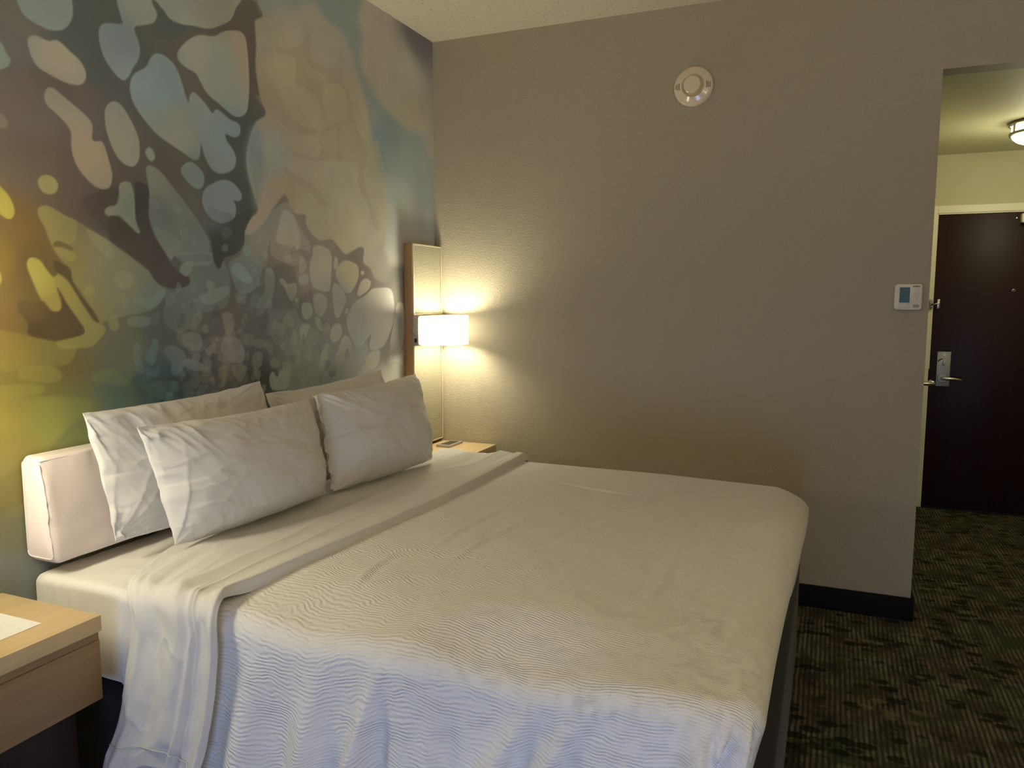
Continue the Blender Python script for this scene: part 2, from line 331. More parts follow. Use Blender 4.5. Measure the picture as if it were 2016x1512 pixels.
# mural wall (x = 0): printed wallcovering, colours stored on a fine mesh
BLOBS = [
[1,7,"tan",[[2.553,2.787],[2.553,2.734],[2.584,2.685],[2.537,2.652],[2.535,2.61],[2.541,2.553],[2.532,2.461],[2.549,2.363],[2.587,2.299],[2.525,2.253],[2.481,2.181],[2.462,2.094],[2.481,2.0],[2.516,1.906],[2.474,1.865],[2.445,1.826],[2.439,1.801],[2.489,1.811],[2.546,1.859],[2.606,1.922],[2.677,1.991],[2.702,1.974],[2.716,1.947],[2.755,1.918],[2.819,1.921],[2.823,1.884],[2.859,1.843],[2.926,1.814],[3.008,1.826],[3.068,1.791],[3.129,1.761],[3.222,1.797],[3.276,1.793],[3.267,1.727],[3.328,1.702],[3.369,1.657],[3.472,1.631],[3.565,1.653],[4.016,1.655],[4.92,1.675],[4.925,3.635]]],
[0.85,30,"teal",[[2.929,2.921],[2.948,2.843],[3.014,2.805],[3.108,2.794],[3.18,2.739],[3.241,2.649],[3.316,2.522],[3.365,2.346],[3.445,2.167],[3.498,1.977],[3.521,1.738],[4.218,1.861],[4.229,2.534],[3.852,2.47],[3.653,2.48],[3.429,2.556],[3.32,2.634],[3.282,2.696],[3.299,2.81],[3.277,2.911],[3.308,3.057]]],
[0.8,30,"teal",[[2.473,2.179],[2.529,2.238],[2.559,2.195],[2.562,2.073],[2.534,1.976],[2.504,1.923],[2.481,2.0],[2.462,2.094]]],
[0.7,30,"teal",[[2.54,2.782],[2.55,2.733],[2.584,2.697],[2.675,2.733],[2.796,2.779],[2.927,2.862],[2.941,2.925]]],
[0.5,9,"veil",[[2.856,2.722],[2.886,2.679],[2.893,2.603],[2.982,2.594],[3.113,2.615],[3.124,2.569],[3.196,2.495],[3.243,2.36],[3.321,2.278],[3.288,2.138],[3.367,2.003],[3.436,1.908],[3.392,1.889],[3.311,2.012],[3.233,2.1],[3.237,2.204],[3.084,2.194],[2.918,2.167],[2.767,2.162],[2.767,2.176],[2.919,2.188],[2.934,2.265],[2.982,2.329],[3.079,2.377],[3.141,2.39],[3.169,2.453],[3.123,2.541],[3.002,2.525],[2.965,2.448],[2.984,2.357],[2.95,2.363],[2.93,2.44],[2.823,2.467],[2.771,2.467],[2.783,2.515],[2.776,2.57],[2.667,2.565],[2.667,2.584],[2.788,2.619],[2.843,2.673]]],
[0.5,9,"veil",[[3.065,2.332],[3.096,2.338],[3.086,2.251],[3.109,2.205],[3.072,2.199],[3.064,2.247]]],
[0.5,9,"veil",[[2.703,2.107],[2.805,2.076],[2.913,2.044],[2.979,1.983],[2.944,1.972],[2.867,2.018],[2.762,2.05],[2.692,2.079]]],
[0.5,9,"veil",[[2.526,2.358],[2.656,2.351],[2.815,2.296],[2.924,2.304],[2.878,2.268],[2.772,2.261],[2.615,2.305]]],
[0.45,12,"tanlight",[[2.898,2.703],[2.966,2.736],[3.082,2.745],[3.118,2.721],[3.091,2.658],[3.029,2.614],[2.961,2.629]]],
[0.45,12,"tanlight",[[2.548,2.596],[2.691,2.664],[2.834,2.702],[2.853,2.67],[2.727,2.601],[2.573,2.556]]],
[0.45,12,"tanlight",[[2.978,2.505],[3.074,2.536],[3.146,2.519],[3.156,2.45],[3.117,2.392],[3.02,2.378],[2.986,2.412]]],
[0.45,12,"tanlight",[[2.699,2.221],[2.813,2.256],[2.933,2.252],[2.931,2.19],[2.81,2.183],[2.697,2.196]]],
[0.45,12,"tanlight",[[2.945,2.267],[3.017,2.322],[3.077,2.327],[3.074,2.249],[2.989,2.22]]],
[0.45,12,"tanlight",[[3.102,2.346],[3.166,2.366],[3.227,2.283],[3.212,2.222],[3.111,2.241]]],
[0.45,12,"tanlight",[[2.94,2.15],[3.108,2.184],[3.208,2.134],[3.312,2.035],[3.337,1.946],[3.225,1.876],[3.07,1.855],[2.976,1.912],[2.967,1.974],[2.891,2.055]]],
[0.45,12,"tanlight",[[2.781,2.457],[2.864,2.438],[2.951,2.404],[2.983,2.343],[2.902,2.306],[2.828,2.344]]],
[0.45,12,"tanlight",[[2.705,2.146],[2.873,2.153],[2.916,2.106],[2.848,2.069],[2.723,2.103]]],
[0.45,12,"tanlight",[[2.666,2.559],[2.744,2.549],[2.772,2.493],[2.74,2.459],[2.683,2.501]]],
[0.45,12,"tanlight",[[2.828,2.572],[2.914,2.562],[3.004,2.566],[2.979,2.526],[2.868,2.518]]],
[0.45,12,"tanlight",[[2.679,2.432],[2.738,2.421],[2.776,2.366],[2.715,2.365]]],
[0.45,12,"tanlight",[[3.408,2.354],[3.449,2.284],[3.503,2.136],[3.511,1.898],[3.423,1.97],[3.372,2.157],[3.348,2.267]]],
[0.45,12,"tanlight",[[2.821,1.951],[2.908,1.933],[2.975,1.891],[2.998,1.858],[2.904,1.829],[2.839,1.872]]],
[0.55,3,"light",[[1.571,1.801],[1.575,1.819],[1.595,1.827],[1.619,1.822],[1.658,1.803],[1.699,1.788],[1.751,1.761],[1.805,1.734],[1.862,1.7],[1.921,1.667],[1.97,1.637],[1.995,1.606],[2.02,1.587],[2.033,1.579],[2.004,1.536],[1.976,1.515],[1.949,1.504],[1.788,1.477],[1.754,1.473],[1.724,1.527],[1.694,1.571],[1.668,1.604],[1.665,1.637],[1.638,1.659],[1.615,1.695],[1.603,1.727],[1.591,1.762],[1.578,1.783]]],
[0.6,3,"light",[[1.971,1.978],[1.98,1.997],[2.006,1.999],[2.044,1.979],[2.09,1.937],[2.149,1.873],[2.219,1.796],[2.251,1.752],[2.26,1.718],[2.251,1.683],[2.182,1.669],[2.123,1.678],[2.075,1.697],[2.06,1.68],[2.035,1.711],[1.998,1.762],[1.973,1.808],[1.968,1.854],[1.978,1.917]]],
[0.35,4,"light",[[2.075,1.706],[2.155,1.721],[2.254,1.727],[2.316,1.689],[2.345,1.619],[2.331,1.529],[2.265,1.5],[2.187,1.495],[2.139,1.451],[2.079,1.419],[2.026,1.454],[2.015,1.503],[2.046,1.558],[2.111,1.589],[2.137,1.609],[2.132,1.648]]],
[0.45,5,"light",[[2.436,1.816],[2.516,1.817],[2.575,1.79],[2.558,1.725],[2.527,1.667],[2.496,1.603],[2.44,1.572],[2.388,1.577],[2.357,1.631],[2.34,1.69],[2.413,1.724]]],
[0.45,4,"light",[[2.499,1.834],[2.625,1.927],[2.696,1.961],[2.735,1.919],[2.794,1.845],[2.846,1.795],[2.833,1.739],[2.745,1.695],[2.683,1.699],[2.586,1.727],[2.58,1.79]]],
[0.45,6,"light",[[1.409,1.454],[1.461,1.453],[1.501,1.444],[1.552,1.428],[1.601,1.414],[1.672,1.398],[1.642,1.347],[1.566,1.343],[1.401,1.348]]],
[0.55,10,"light",[[1.394,1.259],[1.512,1.258],[1.609,1.249],[1.698,1.226],[1.702,1.198],[1.645,1.162],[1.591,1.126],[1.548,1.091],[1.497,1.054],[1.378,1.034]]],
[0.3,10,"light",[[1.387,1.165],[1.502,1.119],[1.545,1.044],[1.49,0.962],[1.371,0.946]]],
[0.3,8,"light",[[2.684,1.292],[2.791,1.305],[2.892,1.306],[2.9,1.234],[2.969,1.177],[3.145,1.175],[3.197,1.116],[2.825,1.07],[2.635,1.121],[2.66,1.226]]],
[0.3,5,"light",[[2.575,1.495],[2.654,1.507],[2.735,1.493],[2.775,1.437],[2.885,1.399],[2.87,1.328],[2.77,1.314],[2.625,1.336],[2.561,1.411]]],
[0.4,5,"light",[[3.124,1.291],[3.273,1.329],[3.284,1.249],[3.213,1.192],[3.308,1.136],[3.144,1.129],[3.095,1.218]]],
[0.3,6,"light",[[2.073,1.38],[2.146,1.388],[2.239,1.406],[2.336,1.396],[2.402,1.356],[2.408,1.305],[2.364,1.296],[2.282,1.309],[2.238,1.383],[2.174,1.351]]],
[0.3,6,"dark2",[[1.926,1.441],[1.973,1.472],[1.962,1.504],[2.022,1.503],[2.012,1.455],[2.079,1.413],[2.021,1.378],[1.936,1.399]]],
[0.35,8,"dark2",[[1.91,1.304],[1.997,1.319],[2.038,1.316],[2.035,1.271],[2.1,1.294],[2.284,1.266],[2.452,1.194],[2.245,1.162],[1.955,1.181],[1.894,1.242]]],
[0.45,6,"dark2",[[2.613,1.689],[2.703,1.693],[2.743,1.654],[2.75,1.587],[2.716,1.52],[2.848,1.588],[2.844,1.491],[2.735,1.493],[2.673,1.494],[2.575,1.495],[2.598,1.586],[2.583,1.663]]],
[1,3,"light",[[1.565,2.412],[1.562,2.369],[1.576,2.351],[1.606,2.341],[1.641,2.337],[1.668,2.342],[1.692,2.355],[1.711,2.378],[1.725,2.41],[1.725,2.45],[1.715,2.474]]],
[1,3,"light",[[1.468,2.253],[1.494,2.258],[1.504,2.247],[1.512,2.232],[1.522,2.22],[1.518,2.207],[1.507,2.195],[1.463,2.179]]],
[1,3,"light",[[1.576,2.287],[1.586,2.301],[1.605,2.307],[1.624,2.305],[1.646,2.304],[1.669,2.314],[1.688,2.309],[1.713,2.293],[1.738,2.28],[1.755,2.259],[1.759,2.237],[1.749,2.216],[1.727,2.204],[1.686,2.201],[1.642,2.207],[1.604,2.219],[1.585,2.244],[1.577,2.268]]],
[1,3,"light",[[1.892,2.522],[1.897,2.466],[1.904,2.44],[1.851,2.424],[1.825,2.408],[1.815,2.383],[1.817,2.347],[1.832,2.304],[1.864,2.269],[1.895,2.259],[1.917,2.278],[1.934,2.307],[1.961,2.344],[1.972,2.382],[1.963,2.414],[1.952,2.433],[1.959,2.45],[2.003,2.466],[2.036,2.484],[2.05,2.516],[2.033,2.541],[2.016,2.565]]],
[1,3,"light",[[2.036,2.587],[2.054,2.553],[2.079,2.536],[2.104,2.516],[2.159,2.515],[2.225,2.53],[2.285,2.542],[2.341,2.57],[2.399,2.611],[2.431,2.664],[2.447,2.732]]],
[1,3,"light",[[2.132,2.407],[2.155,2.44],[2.193,2.475],[2.245,2.506],[2.315,2.523],[2.364,2.555],[2.422,2.578],[2.46,2.581],[2.48,2.558],[2.489,2.479],[2.49,2.385],[2.483,2.306],[2.465,2.273],[2.43,2.255],[2.388,2.256],[2.325,2.282],[2.271,2.303],[2.239,2.334],[2.215,2.361],[2.172,2.368],[2.137,2.383]]],
[1,3,"light",[[1.921,2.245],[1.929,2.277],[1.949,2.299],[1.991,2.325],[2.012,2.356],[2.033,2.377],[2.063,2.384],[2.102,2.373],[2.128,2.349],[2.147,2.306],[2.162,2.267],[2.173,2.249],[2.179,2.271],[2.196,2.291],[2.225,2.284],[2.261,2.262],[2.287,2.24],[2.308,2.259],[2.339,2.251],[2.379,2.234],[2.42,2.228],[2.432,2.207],[2.422,2.181],[2.396,2.169],[2.367,2.171],[2.347,2.173],[2.357,2.146],[2.389,2.12],[2.405,2.084],[2.385,2.046],[2.334,2.024],[2.287,2.025],[2.253,2.048],[2.232,2.084],[2.221,2.118],[2.217,2.087],[2.208,2.058],[2.182,2.048],[2.139,2.063],[2.085,2.086],[2.026,2.111],[1.989,2.14],[1.953,2.173],[1.928,2.207]]],
[1,3,"light",[[1.818,2.143],[1.834,2.168],[1.861,2.181],[1.887,2.175],[1.915,2.145],[1.937,2.109],[1.95,2.071],[1.947,2.02],[1.929,1.99],[1.904,1.983],[1.869,1.997],[1.842,2.027],[1.822,2.072],[1.816,2.109]]],
[1,3,"light",[[1.618,2.144],[1.629,2.164],[1.649,2.171],[1.673,2.161],[1.708,2.144],[1.743,2.122],[1.765,2.099],[1.768,2.076],[1.764,2.051],[1.775,2.042],[1.798,2.044],[1.813,2.022],[1.825,1.985],[1.834,1.953],[1.83,1.923],[1.816,1.902],[1.788,1.897],[1.755,1.91],[1.72,1.945],[1.702,1.984],[1.695,2.025],[1.694,2.057],[1.682,2.077],[1.654,2.098],[1.625,2.114],[1.617,2.128]]],
[1,3,"light",[[1.973,2.043],[1.987,2.06],[2.003,2.058],[2.013,2.039],[2.007,2.022],[1.991,2.017],[1.979,2.028]]],
[1,3,"light",[[1.576,1.892],[1.589,1.91],[1.609,1.917],[1.631,1.911],[1.64,1.892],[1.63,1.87],[1.607,1.862],[1.586,1.869]]],
[1,3,"light",[[1.454,2.06],[1.479,2.061],[1.492,2.053],[1.5,2.038],[1.494,2.024],[1.481,2.02],[1.451,2.022]]],
[1,3,"light",[[1.44,1.878],[1.465,1.86],[1.481,1.845],[1.495,1.821],[1.501,1.795],[1.494,1.777],[1.48,1.772],[1.459,1.785],[1.435,1.801]]],
[1,3,"light",[[2.123,2.001],[2.141,2.028],[2.17,2.038],[2.203,2.027],[2.23,2.006],[2.229,1.972],[2.206,1.949],[2.18,1.951],[2.148,1.972]]],
[1,3,"light",[[2.218,1.925],[2.236,1.959],[2.284,1.988],[2.333,2.002],[2.382,1.995],[2.419,1.968],[2.426,1.942],[2.404,1.929],[2.38,1.929],[2.39,1.905],[2.383,1.868],[2.349,1.841],[2.307,1.833],[2.26,1.842],[2.227,1.87],[2.216,1.903]]],
[1,3,"light",[[1.794,1.828],[1.813,1.845],[1.839,1.852],[1.855,1.882],[1.861,1.917],[1.883,1.93],[1.907,1.928],[1.916,1.899],[1.918,1.859],[1.918,1.813],[1.932,1.783],[1.924,1.767],[1.903,1.776],[1.868,1.803],[1.834,1.817],[1.805,1.814]]],
[0.6,3,"light",[[1.571,1.801],[1.575,1.819],[1.595,1.827],[1.619,1.822],[1.658,1.803],[1.694,1.79],[1.696,1.762],[1.689,1.728],[1.662,1.714],[1.632,1.724],[1.612,1.713],[1.603,1.727],[1.591,1.762]]],
[0.6,3,"light",[[1.729,1.764],[1.756,1.757],[1.8,1.736],[1.818,1.712],[1.822,1.687],[1.807,1.676],[1.78,1.69],[1.748,1.722],[1.733,1.745]]],
[0.7,3,"light",[[1.616,1.7],[1.641,1.704],[1.671,1.694],[1.686,1.68],[1.68,1.666],[1.659,1.661],[1.634,1.673]]],
[0.75,3,"light",[[1.528,1.646],[1.536,1.662],[1.55,1.665],[1.569,1.659],[1.586,1.634],[1.605,1.612],[1.623,1.624],[1.635,1.622],[1.655,1.604],[1.674,1.575],[1.703,1.532],[1.732,1.483],[1.756,1.473],[1.775,1.457],[1.777,1.442],[1.756,1.418],[1.726,1.395],[1.671,1.391],[1.619,1.391],[1.601,1.414],[1.647,1.423],[1.696,1.435],[1.702,1.455],[1.678,1.489],[1.649,1.528],[1.631,1.561],[1.617,1.582],[1.621,1.561],[1.627,1.537],[1.629,1.523],[1.62,1.509],[1.602,1.507],[1.579,1.524],[1.557,1.561],[1.541,1.601],[1.531,1.628]]],
[0.7,3,"light",[[1.528,1.646],[1.536,1.662],[1.55,1.665],[1.569,1.659],[1.586,1.634],[1.605,1.612],[1.613,1.584],[1.606,1.561],[1.581,1.551],[1.561,1.556],[1.541,1.601],[1.531,1.628]]],
[0.85,3,"light",[[1.818,1.622],[1.84,1.638],[1.87,1.64],[1.89,1.627],[1.889,1.604],[1.866,1.585],[1.842,1.581],[1.822,1.597]]],
[0.6,3,"light",[[1.708,1.576],[1.726,1.591],[1.743,1.584],[1.744,1.569],[1.726,1.557],[1.71,1.564]]],
[0.6,3,"light",[[1.791,1.472],[1.81,1.492],[1.826,1.476],[1.831,1.455],[1.815,1.441],[1.798,1.449]]],
[0.6,3,"light",[[1.885,1.547],[1.926,1.551],[1.965,1.555],[2.006,1.579],[2.03,1.579],[2.018,1.547],[1.976,1.515],[1.93,1.518],[1.893,1.529]]],
[0.5,3,"light",[[1.866,1.482],[1.909,1.487],[1.954,1.48],[1.956,1.459],[1.926,1.45],[1.882,1.453],[1.862,1.465]]],
[0.7,3,"light",[[2.093,1.652],[2.116,1.678],[2.157,1.685],[2.159,1.665],[2.135,1.634],[2.113,1.628]]],
[0.7,3,"light",[[2.216,1.604],[2.24,1.618],[2.259,1.605],[2.27,1.588],[2.327,1.598],[2.338,1.571],[2.291,1.541],[2.242,1.523],[2.197,1.535],[2.19,1.558],[2.23,1.576]]],
[0.6,3,"light",[[2.361,1.679],[2.391,1.689],[2.416,1.675],[2.441,1.652],[2.464,1.628],[2.447,1.612],[2.413,1.617],[2.371,1.644]]],
[0.6,3,"light",[[2.09,1.413],[2.13,1.427],[2.174,1.415],[2.186,1.385],[2.171,1.363],[2.133,1.357],[2.098,1.373]]],
[0.6,3,"light",[[2.296,1.487],[2.338,1.493],[2.362,1.468],[2.351,1.426],[2.317,1.412],[2.302,1.445]]],
[0.6,3,"light",[[2.282,1.38],[2.308,1.403],[2.358,1.404],[2.391,1.375],[2.411,1.336],[2.4,1.306],[2.344,1.298],[2.303,1.319],[2.28,1.351]]],
[0.5,3,"light",[[1.879,1.349],[1.891,1.39],[1.907,1.397],[1.915,1.368],[1.909,1.336],[1.923,1.303],[1.909,1.288],[1.888,1.306]]],
[0.6,3,"light",[[1.929,1.351],[1.954,1.381],[1.972,1.41],[1.988,1.39],[1.978,1.348],[1.957,1.317],[1.937,1.324]]],
[0.6,3,"light",[[2.091,1.323],[2.132,1.325],[2.183,1.304],[2.186,1.281],[2.144,1.279],[2.101,1.299]]],
[0.5,3,"light",[[2.014,1.373],[2.055,1.376],[2.103,1.345],[2.097,1.3],[2.063,1.266],[2.039,1.282],[2.038,1.321],[2.015,1.345]]],
[0.45,5,"light",[[1.714,1.296],[1.743,1.314],[1.784,1.321],[1.812,1.308],[1.859,1.277],[1.858,1.264],[1.827,1.26],[1.775,1.275],[1.729,1.278]]],
[0.6,5,"light",[[1.478,1.328],[1.494,1.345],[1.537,1.348],[1.586,1.342],[1.614,1.32],[1.608,1.302],[1.567,1.296],[1.515,1.306],[1.483,1.316]]],
[0.6,5,"light",[[1.402,1.3],[1.45,1.302],[1.515,1.299],[1.552,1.289],[1.554,1.274],[1.526,1.264],[1.466,1.268],[1.399,1.269]]],
[1,3,"light",[[1.422,1.628],[1.447,1.623],[1.452,1.604],[1.444,1.586],[1.418,1.573]]],
[0.5,3,"light",[[2.105,1.79],[2.13,1.795],[2.147,1.777],[2.139,1.754],[2.114,1.76]]],
[0.6,3,"light",[[2.072,1.873],[2.093,1.881],[2.117,1.862],[2.105,1.845],[2.081,1.853]]],
[0.5,3,"light",[[1.973,1.888],[2.005,1.887],[2.021,1.868],[1.997,1.855],[1.975,1.863]]],
[0.5,3,"light",[[1.987,1.796],[2.032,1.784],[2.093,1.762],[2.12,1.736],[2.076,1.711],[2.064,1.684],[2.041,1.704],[2.004,1.75]]],
[0.4,3,"light",[[2.158,1.769],[2.177,1.776],[2.191,1.757],[2.175,1.739],[2.16,1.748]]],
[0.5,3,"light",[[2.191,1.449],[2.207,1.451],[2.218,1.434],[2.205,1.419],[2.189,1.429]]],
[0.3,6,"light",[[1.926,1.249],[1.993,1.259],[2.062,1.246],[2.063,1.218],[2.01,1.196],[1.943,1.207],[1.918,1.229]]],
[0.4,3,"light",[[2.218,1.242],[2.234,1.247],[2.243,1.231],[2.229,1.221]]],
[0.5,3,"light",[[2.28,1.264],[2.292,1.269],[2.304,1.255],[2.291,1.244]]],
[0.5,3,"light",[[2.202,1.361],[2.242,1.383],[2.257,1.364],[2.224,1.336],[2.204,1.341]]],
[0.35,3,"light",[[2.326,1.287],[2.369,1.29],[2.421,1.279],[2.41,1.249],[2.374,1.215],[2.349,1.242]]],
[1,3,"light",[[2.619,1.799],[2.642,1.865],[2.664,1.915],[2.694,1.928],[2.734,1.906],[2.763,1.856],[2.782,1.811],[2.769,1.77],[2.727,1.754],[2.707,1.772],[2.647,1.778]]],
[0.7,3,"light",[[2.67,1.731],[2.706,1.739],[2.753,1.749],[2.746,1.721],[2.704,1.703],[2.674,1.711]]],
[1,3,"light",[[2.867,1.776],[2.902,1.792],[2.971,1.782],[3.005,1.755],[3.005,1.691],[2.993,1.604],[2.974,1.581],[2.916,1.582],[2.86,1.602],[2.84,1.657],[2.842,1.705],[2.866,1.748]]],
[1,3,"light",[[3.038,1.678],[3.077,1.719],[3.128,1.732],[3.193,1.72],[3.222,1.699],[3.216,1.646],[3.175,1.592],[3.135,1.571],[3.097,1.591],[3.049,1.642]]],
[1,3,"light",[[3.022,1.713],[3.035,1.746],[3.056,1.736],[3.051,1.693],[3.027,1.688]]],
[1,3,"light",[[3.214,1.585],[3.243,1.631],[3.284,1.646],[3.333,1.633],[3.31,1.593],[3.24,1.562],[3.211,1.563]]],
[1,3,"light",[[3.004,1.576],[3.024,1.623],[3.06,1.613],[3.109,1.562],[3.101,1.517],[3.054,1.458],[3.018,1.474]]],
[1,3,"light",[[3.117,1.442],[3.145,1.494],[3.192,1.531],[3.296,1.57],[3.353,1.602],[3.441,1.607],[3.524,1.596],[3.553,1.53],[3.551,1.447],[3.51,1.374],[3.431,1.296],[3.342,1.285],[3.307,1.303],[3.324,1.366],[3.287,1.344],[3.217,1.301],[3.178,1.326],[3.134,1.381]]],
[0.35,3,"light",[[3.332,1.594],[3.441,1.607],[3.524,1.596],[3.553,1.53],[3.551,1.447],[3.51,1.374],[3.431,1.296],[3.342,1.285],[3.307,1.303],[3.324,1.366],[3.349,1.484]]],
[1,3,"light",[[3.508,1.316],[3.542,1.414],[3.576,1.505],[3.617,1.53],[3.657,1.496],[3.644,1.309],[3.569,1.246],[3.514,1.254]]],
[1,3,"light",[[3.27,1.243],[3.328,1.278],[3.4,1.278],[3.399,1.225],[3.353,1.188],[3.296,1.193]]],
[1,3,"light",[[3.473,1.186],[3.536,1.216],[3.624,1.191],[3.647,1.138],[3.628,1.062],[3.469,1.079],[3.464,1.154]]],
[0.8,3,"light",[[3.199,1.17],[3.255,1.216],[3.289,1.202],[3.281,1.171],[3.211,1.153]]],
[1,3,"light",[[2.978,1.38],[3.003,1.42],[3.053,1.433],[3.077,1.406],[3.063,1.369],[3.012,1.342],[2.983,1.358]]],
[1,3,"light",[[2.958,1.207],[2.996,1.248],[3.035,1.297],[3.075,1.361],[3.114,1.371],[3.152,1.335],[3.143,1.29],[3.096,1.24],[3.032,1.223],[3.018,1.187],[2.981,1.181]]],
[1,3,"light",[[2.895,1.248],[2.915,1.304],[2.945,1.313],[2.961,1.28],[2.947,1.23],[2.917,1.214]]],
[0.8,3,"light",[[2.857,1.533],[2.869,1.561],[2.915,1.571],[2.961,1.547],[2.959,1.504],[2.922,1.465],[2.888,1.469],[2.867,1.505]]],
[0.9,3,"light",[[2.779,1.513],[2.812,1.529],[2.845,1.519],[2.852,1.477],[2.82,1.453],[2.787,1.464]]],
[0.8,3,"light",[[2.865,1.463],[2.91,1.447],[2.919,1.397],[2.885,1.413]]],
[1,3,"light",[[2.758,1.404],[2.786,1.434],[2.829,1.422],[2.806,1.388],[2.799,1.36],[2.772,1.365]]],
[0.7,3,"light",[[2.571,1.43],[2.592,1.459],[2.631,1.442],[2.673,1.48],[2.723,1.446],[2.711,1.419],[2.67,1.427],[2.648,1.395],[2.609,1.406]]],
[0.9,3,"light",[[2.693,1.359],[2.716,1.409],[2.736,1.391],[2.734,1.35],[2.707,1.337]]],
[1,3,"light",[[2.626,1.349],[2.642,1.368],[2.656,1.354],[2.65,1.335],[2.635,1.333]]],
[0.7,3,"light",[[2.664,1.606],[2.7,1.613],[2.741,1.614],[2.744,1.574],[2.706,1.533],[2.677,1.567]]],
[0.8,3,"light",[[2.63,1.625],[2.655,1.632],[2.684,1.606],[2.668,1.593]]],
[0.8,3,"light",[[2.762,1.614],[2.769,1.648],[2.818,1.657],[2.833,1.636],[2.816,1.609]]],
[0.7,3,"light",[[2.764,1.662],[2.778,1.737],[2.81,1.711],[2.813,1.677]]],
[0.7,3,"light",[[2.727,1.54],[2.738,1.55],[2.759,1.54],[2.747,1.526]]],
[0.5,3,"light",[[2.545,1.661],[2.565,1.678],[2.602,1.65],[2.598,1.586],[2.577,1.534],[2.537,1.496],[2.498,1.471],[2.481,1.496],[2.502,1.547],[2.531,1.566],[2.543,1.61]]],
[0.5,3,"light",[[2.55,1.668],[2.57,1.679],[2.597,1.66],[2.592,1.644],[2.564,1.652]]],
[0.7,3,"light",[[2.705,1.304],[2.728,1.326],[2.759,1.314],[2.752,1.273],[2.714,1.269]]],
[0.8,3,"light",[[2.551,1.217],[2.572,1.241],[2.599,1.212],[2.621,1.24],[2.676,1.232],[2.68,1.197],[2.657,1.159],[2.568,1.162]]],
[0.5,3,"light",[[2.448,1.372],[2.475,1.386],[2.526,1.381],[2.529,1.355],[2.492,1.344]]],
[0.5,3,"light",[[2.448,1.302],[2.473,1.332],[2.509,1.324],[2.507,1.279],[2.478,1.256],[2.451,1.271]]],
[0.4,3,"light",[[2.459,1.251],[2.496,1.254],[2.495,1.228],[2.475,1.211]]],
[0.7,3,"light",[[2.355,1.661],[2.377,1.683],[2.411,1.684],[2.445,1.652],[2.466,1.628],[2.451,1.612],[2.4,1.626]]],
[0.6,3,"light",[[2.428,1.743],[2.446,1.759],[2.467,1.745],[2.457,1.717],[2.431,1.719]]],
[0.4,3,"light",[[2.492,1.703],[2.506,1.709],[2.519,1.695],[2.505,1.682]]],
[1,3,"light",[[3.245,1.684],[3.272,1.681],[3.264,1.664],[3.241,1.668]]],
[1,3,"light",[[3.106,1.495],[3.129,1.498],[3.124,1.476],[3.105,1.472]]],
[0.4,3,"light",[[2.37,1.559],[2.397,1.586],[2.427,1.571],[2.421,1.534],[2.386,1.528]]],
[0.35,3,"light",[[2.555,1.288],[2.594,1.298],[2.622,1.27],[2.601,1.252],[2.563,1.261]]],
[0.4,3,"light",[[2.632,1.269],[2.663,1.28],[2.693,1.257],[2.671,1.239],[2.641,1.248]]],
[0.5,3,"light",[[2.763,1.162],[2.79,1.169],[2.812,1.153],[2.784,1.145]]],
[0.9,3,"dark2",[[1.49,1.534],[1.509,1.545],[1.555,1.538],[1.575,1.538],[1.597,1.51],[1.623,1.509],[1.629,1.523],[1.63,1.547],[1.62,1.575],[1.616,1.584],[1.631,1.561],[1.649,1.528],[1.678,1.489],[1.702,1.455],[1.696,1.435],[1.647,1.423],[1.601,1.416],[1.562,1.425],[1.515,1.443],[1.518,1.479],[1.493,1.511]]],
[0.8,3,"dark2",[[1.613,1.663],[1.638,1.655],[1.662,1.637],[1.67,1.599],[1.694,1.561],[1.734,1.517],[1.757,1.475],[1.743,1.478],[1.702,1.528],[1.673,1.571],[1.65,1.604],[1.616,1.631]]],
[0.6,3,"dark2",[[1.617,1.716],[1.632,1.723],[1.662,1.714],[1.682,1.699],[1.666,1.696],[1.641,1.705],[1.619,1.705]]],
[0.85,3,"dark2",[[1.81,1.805],[1.846,1.819],[1.869,1.806],[1.915,1.769],[1.931,1.771],[1.917,1.805],[1.923,1.898],[1.926,1.934],[1.975,1.925],[1.969,1.841],[1.974,1.805],[1.991,1.765],[2.028,1.714],[2.06,1.672],[2.093,1.641],[2.138,1.62],[2.133,1.597],[2.089,1.582],[2.047,1.585],[2.007,1.595],[1.982,1.616],[1.958,1.647],[1.909,1.676],[1.862,1.705],[1.828,1.723],[1.806,1.746]]],
[0.9,3,"dark2",[[2.229,1.828],[2.299,1.829],[2.366,1.852],[2.419,1.887],[2.489,1.894],[2.441,1.817],[2.434,1.768],[2.402,1.735],[2.358,1.715],[2.317,1.707],[2.298,1.671],[2.282,1.666],[2.264,1.693],[2.258,1.733],[2.256,1.762],[2.234,1.794]]],
[0.45,5,"dark2",[[1.714,1.855],[1.759,1.88],[1.851,1.906],[1.848,1.856],[1.801,1.836],[1.81,1.813],[1.868,1.798],[1.903,1.771],[1.807,1.757],[1.78,1.785],[1.744,1.816]]],
[0.35,3,"dark2",[[2.231,1.871],[2.264,1.897],[2.286,1.882],[2.351,1.877],[2.374,1.856],[2.316,1.834],[2.26,1.842]]],
[0.3,3,"dark2",[[2.052,1.656],[2.087,1.668],[2.082,1.695],[2.154,1.71],[2.253,1.715],[2.252,1.692],[2.153,1.688],[2.109,1.669],[2.093,1.646]]],
[0.5,3,"dark2",[[2.759,1.762],[2.801,1.765],[2.844,1.747],[2.843,1.719],[2.789,1.73]]]]
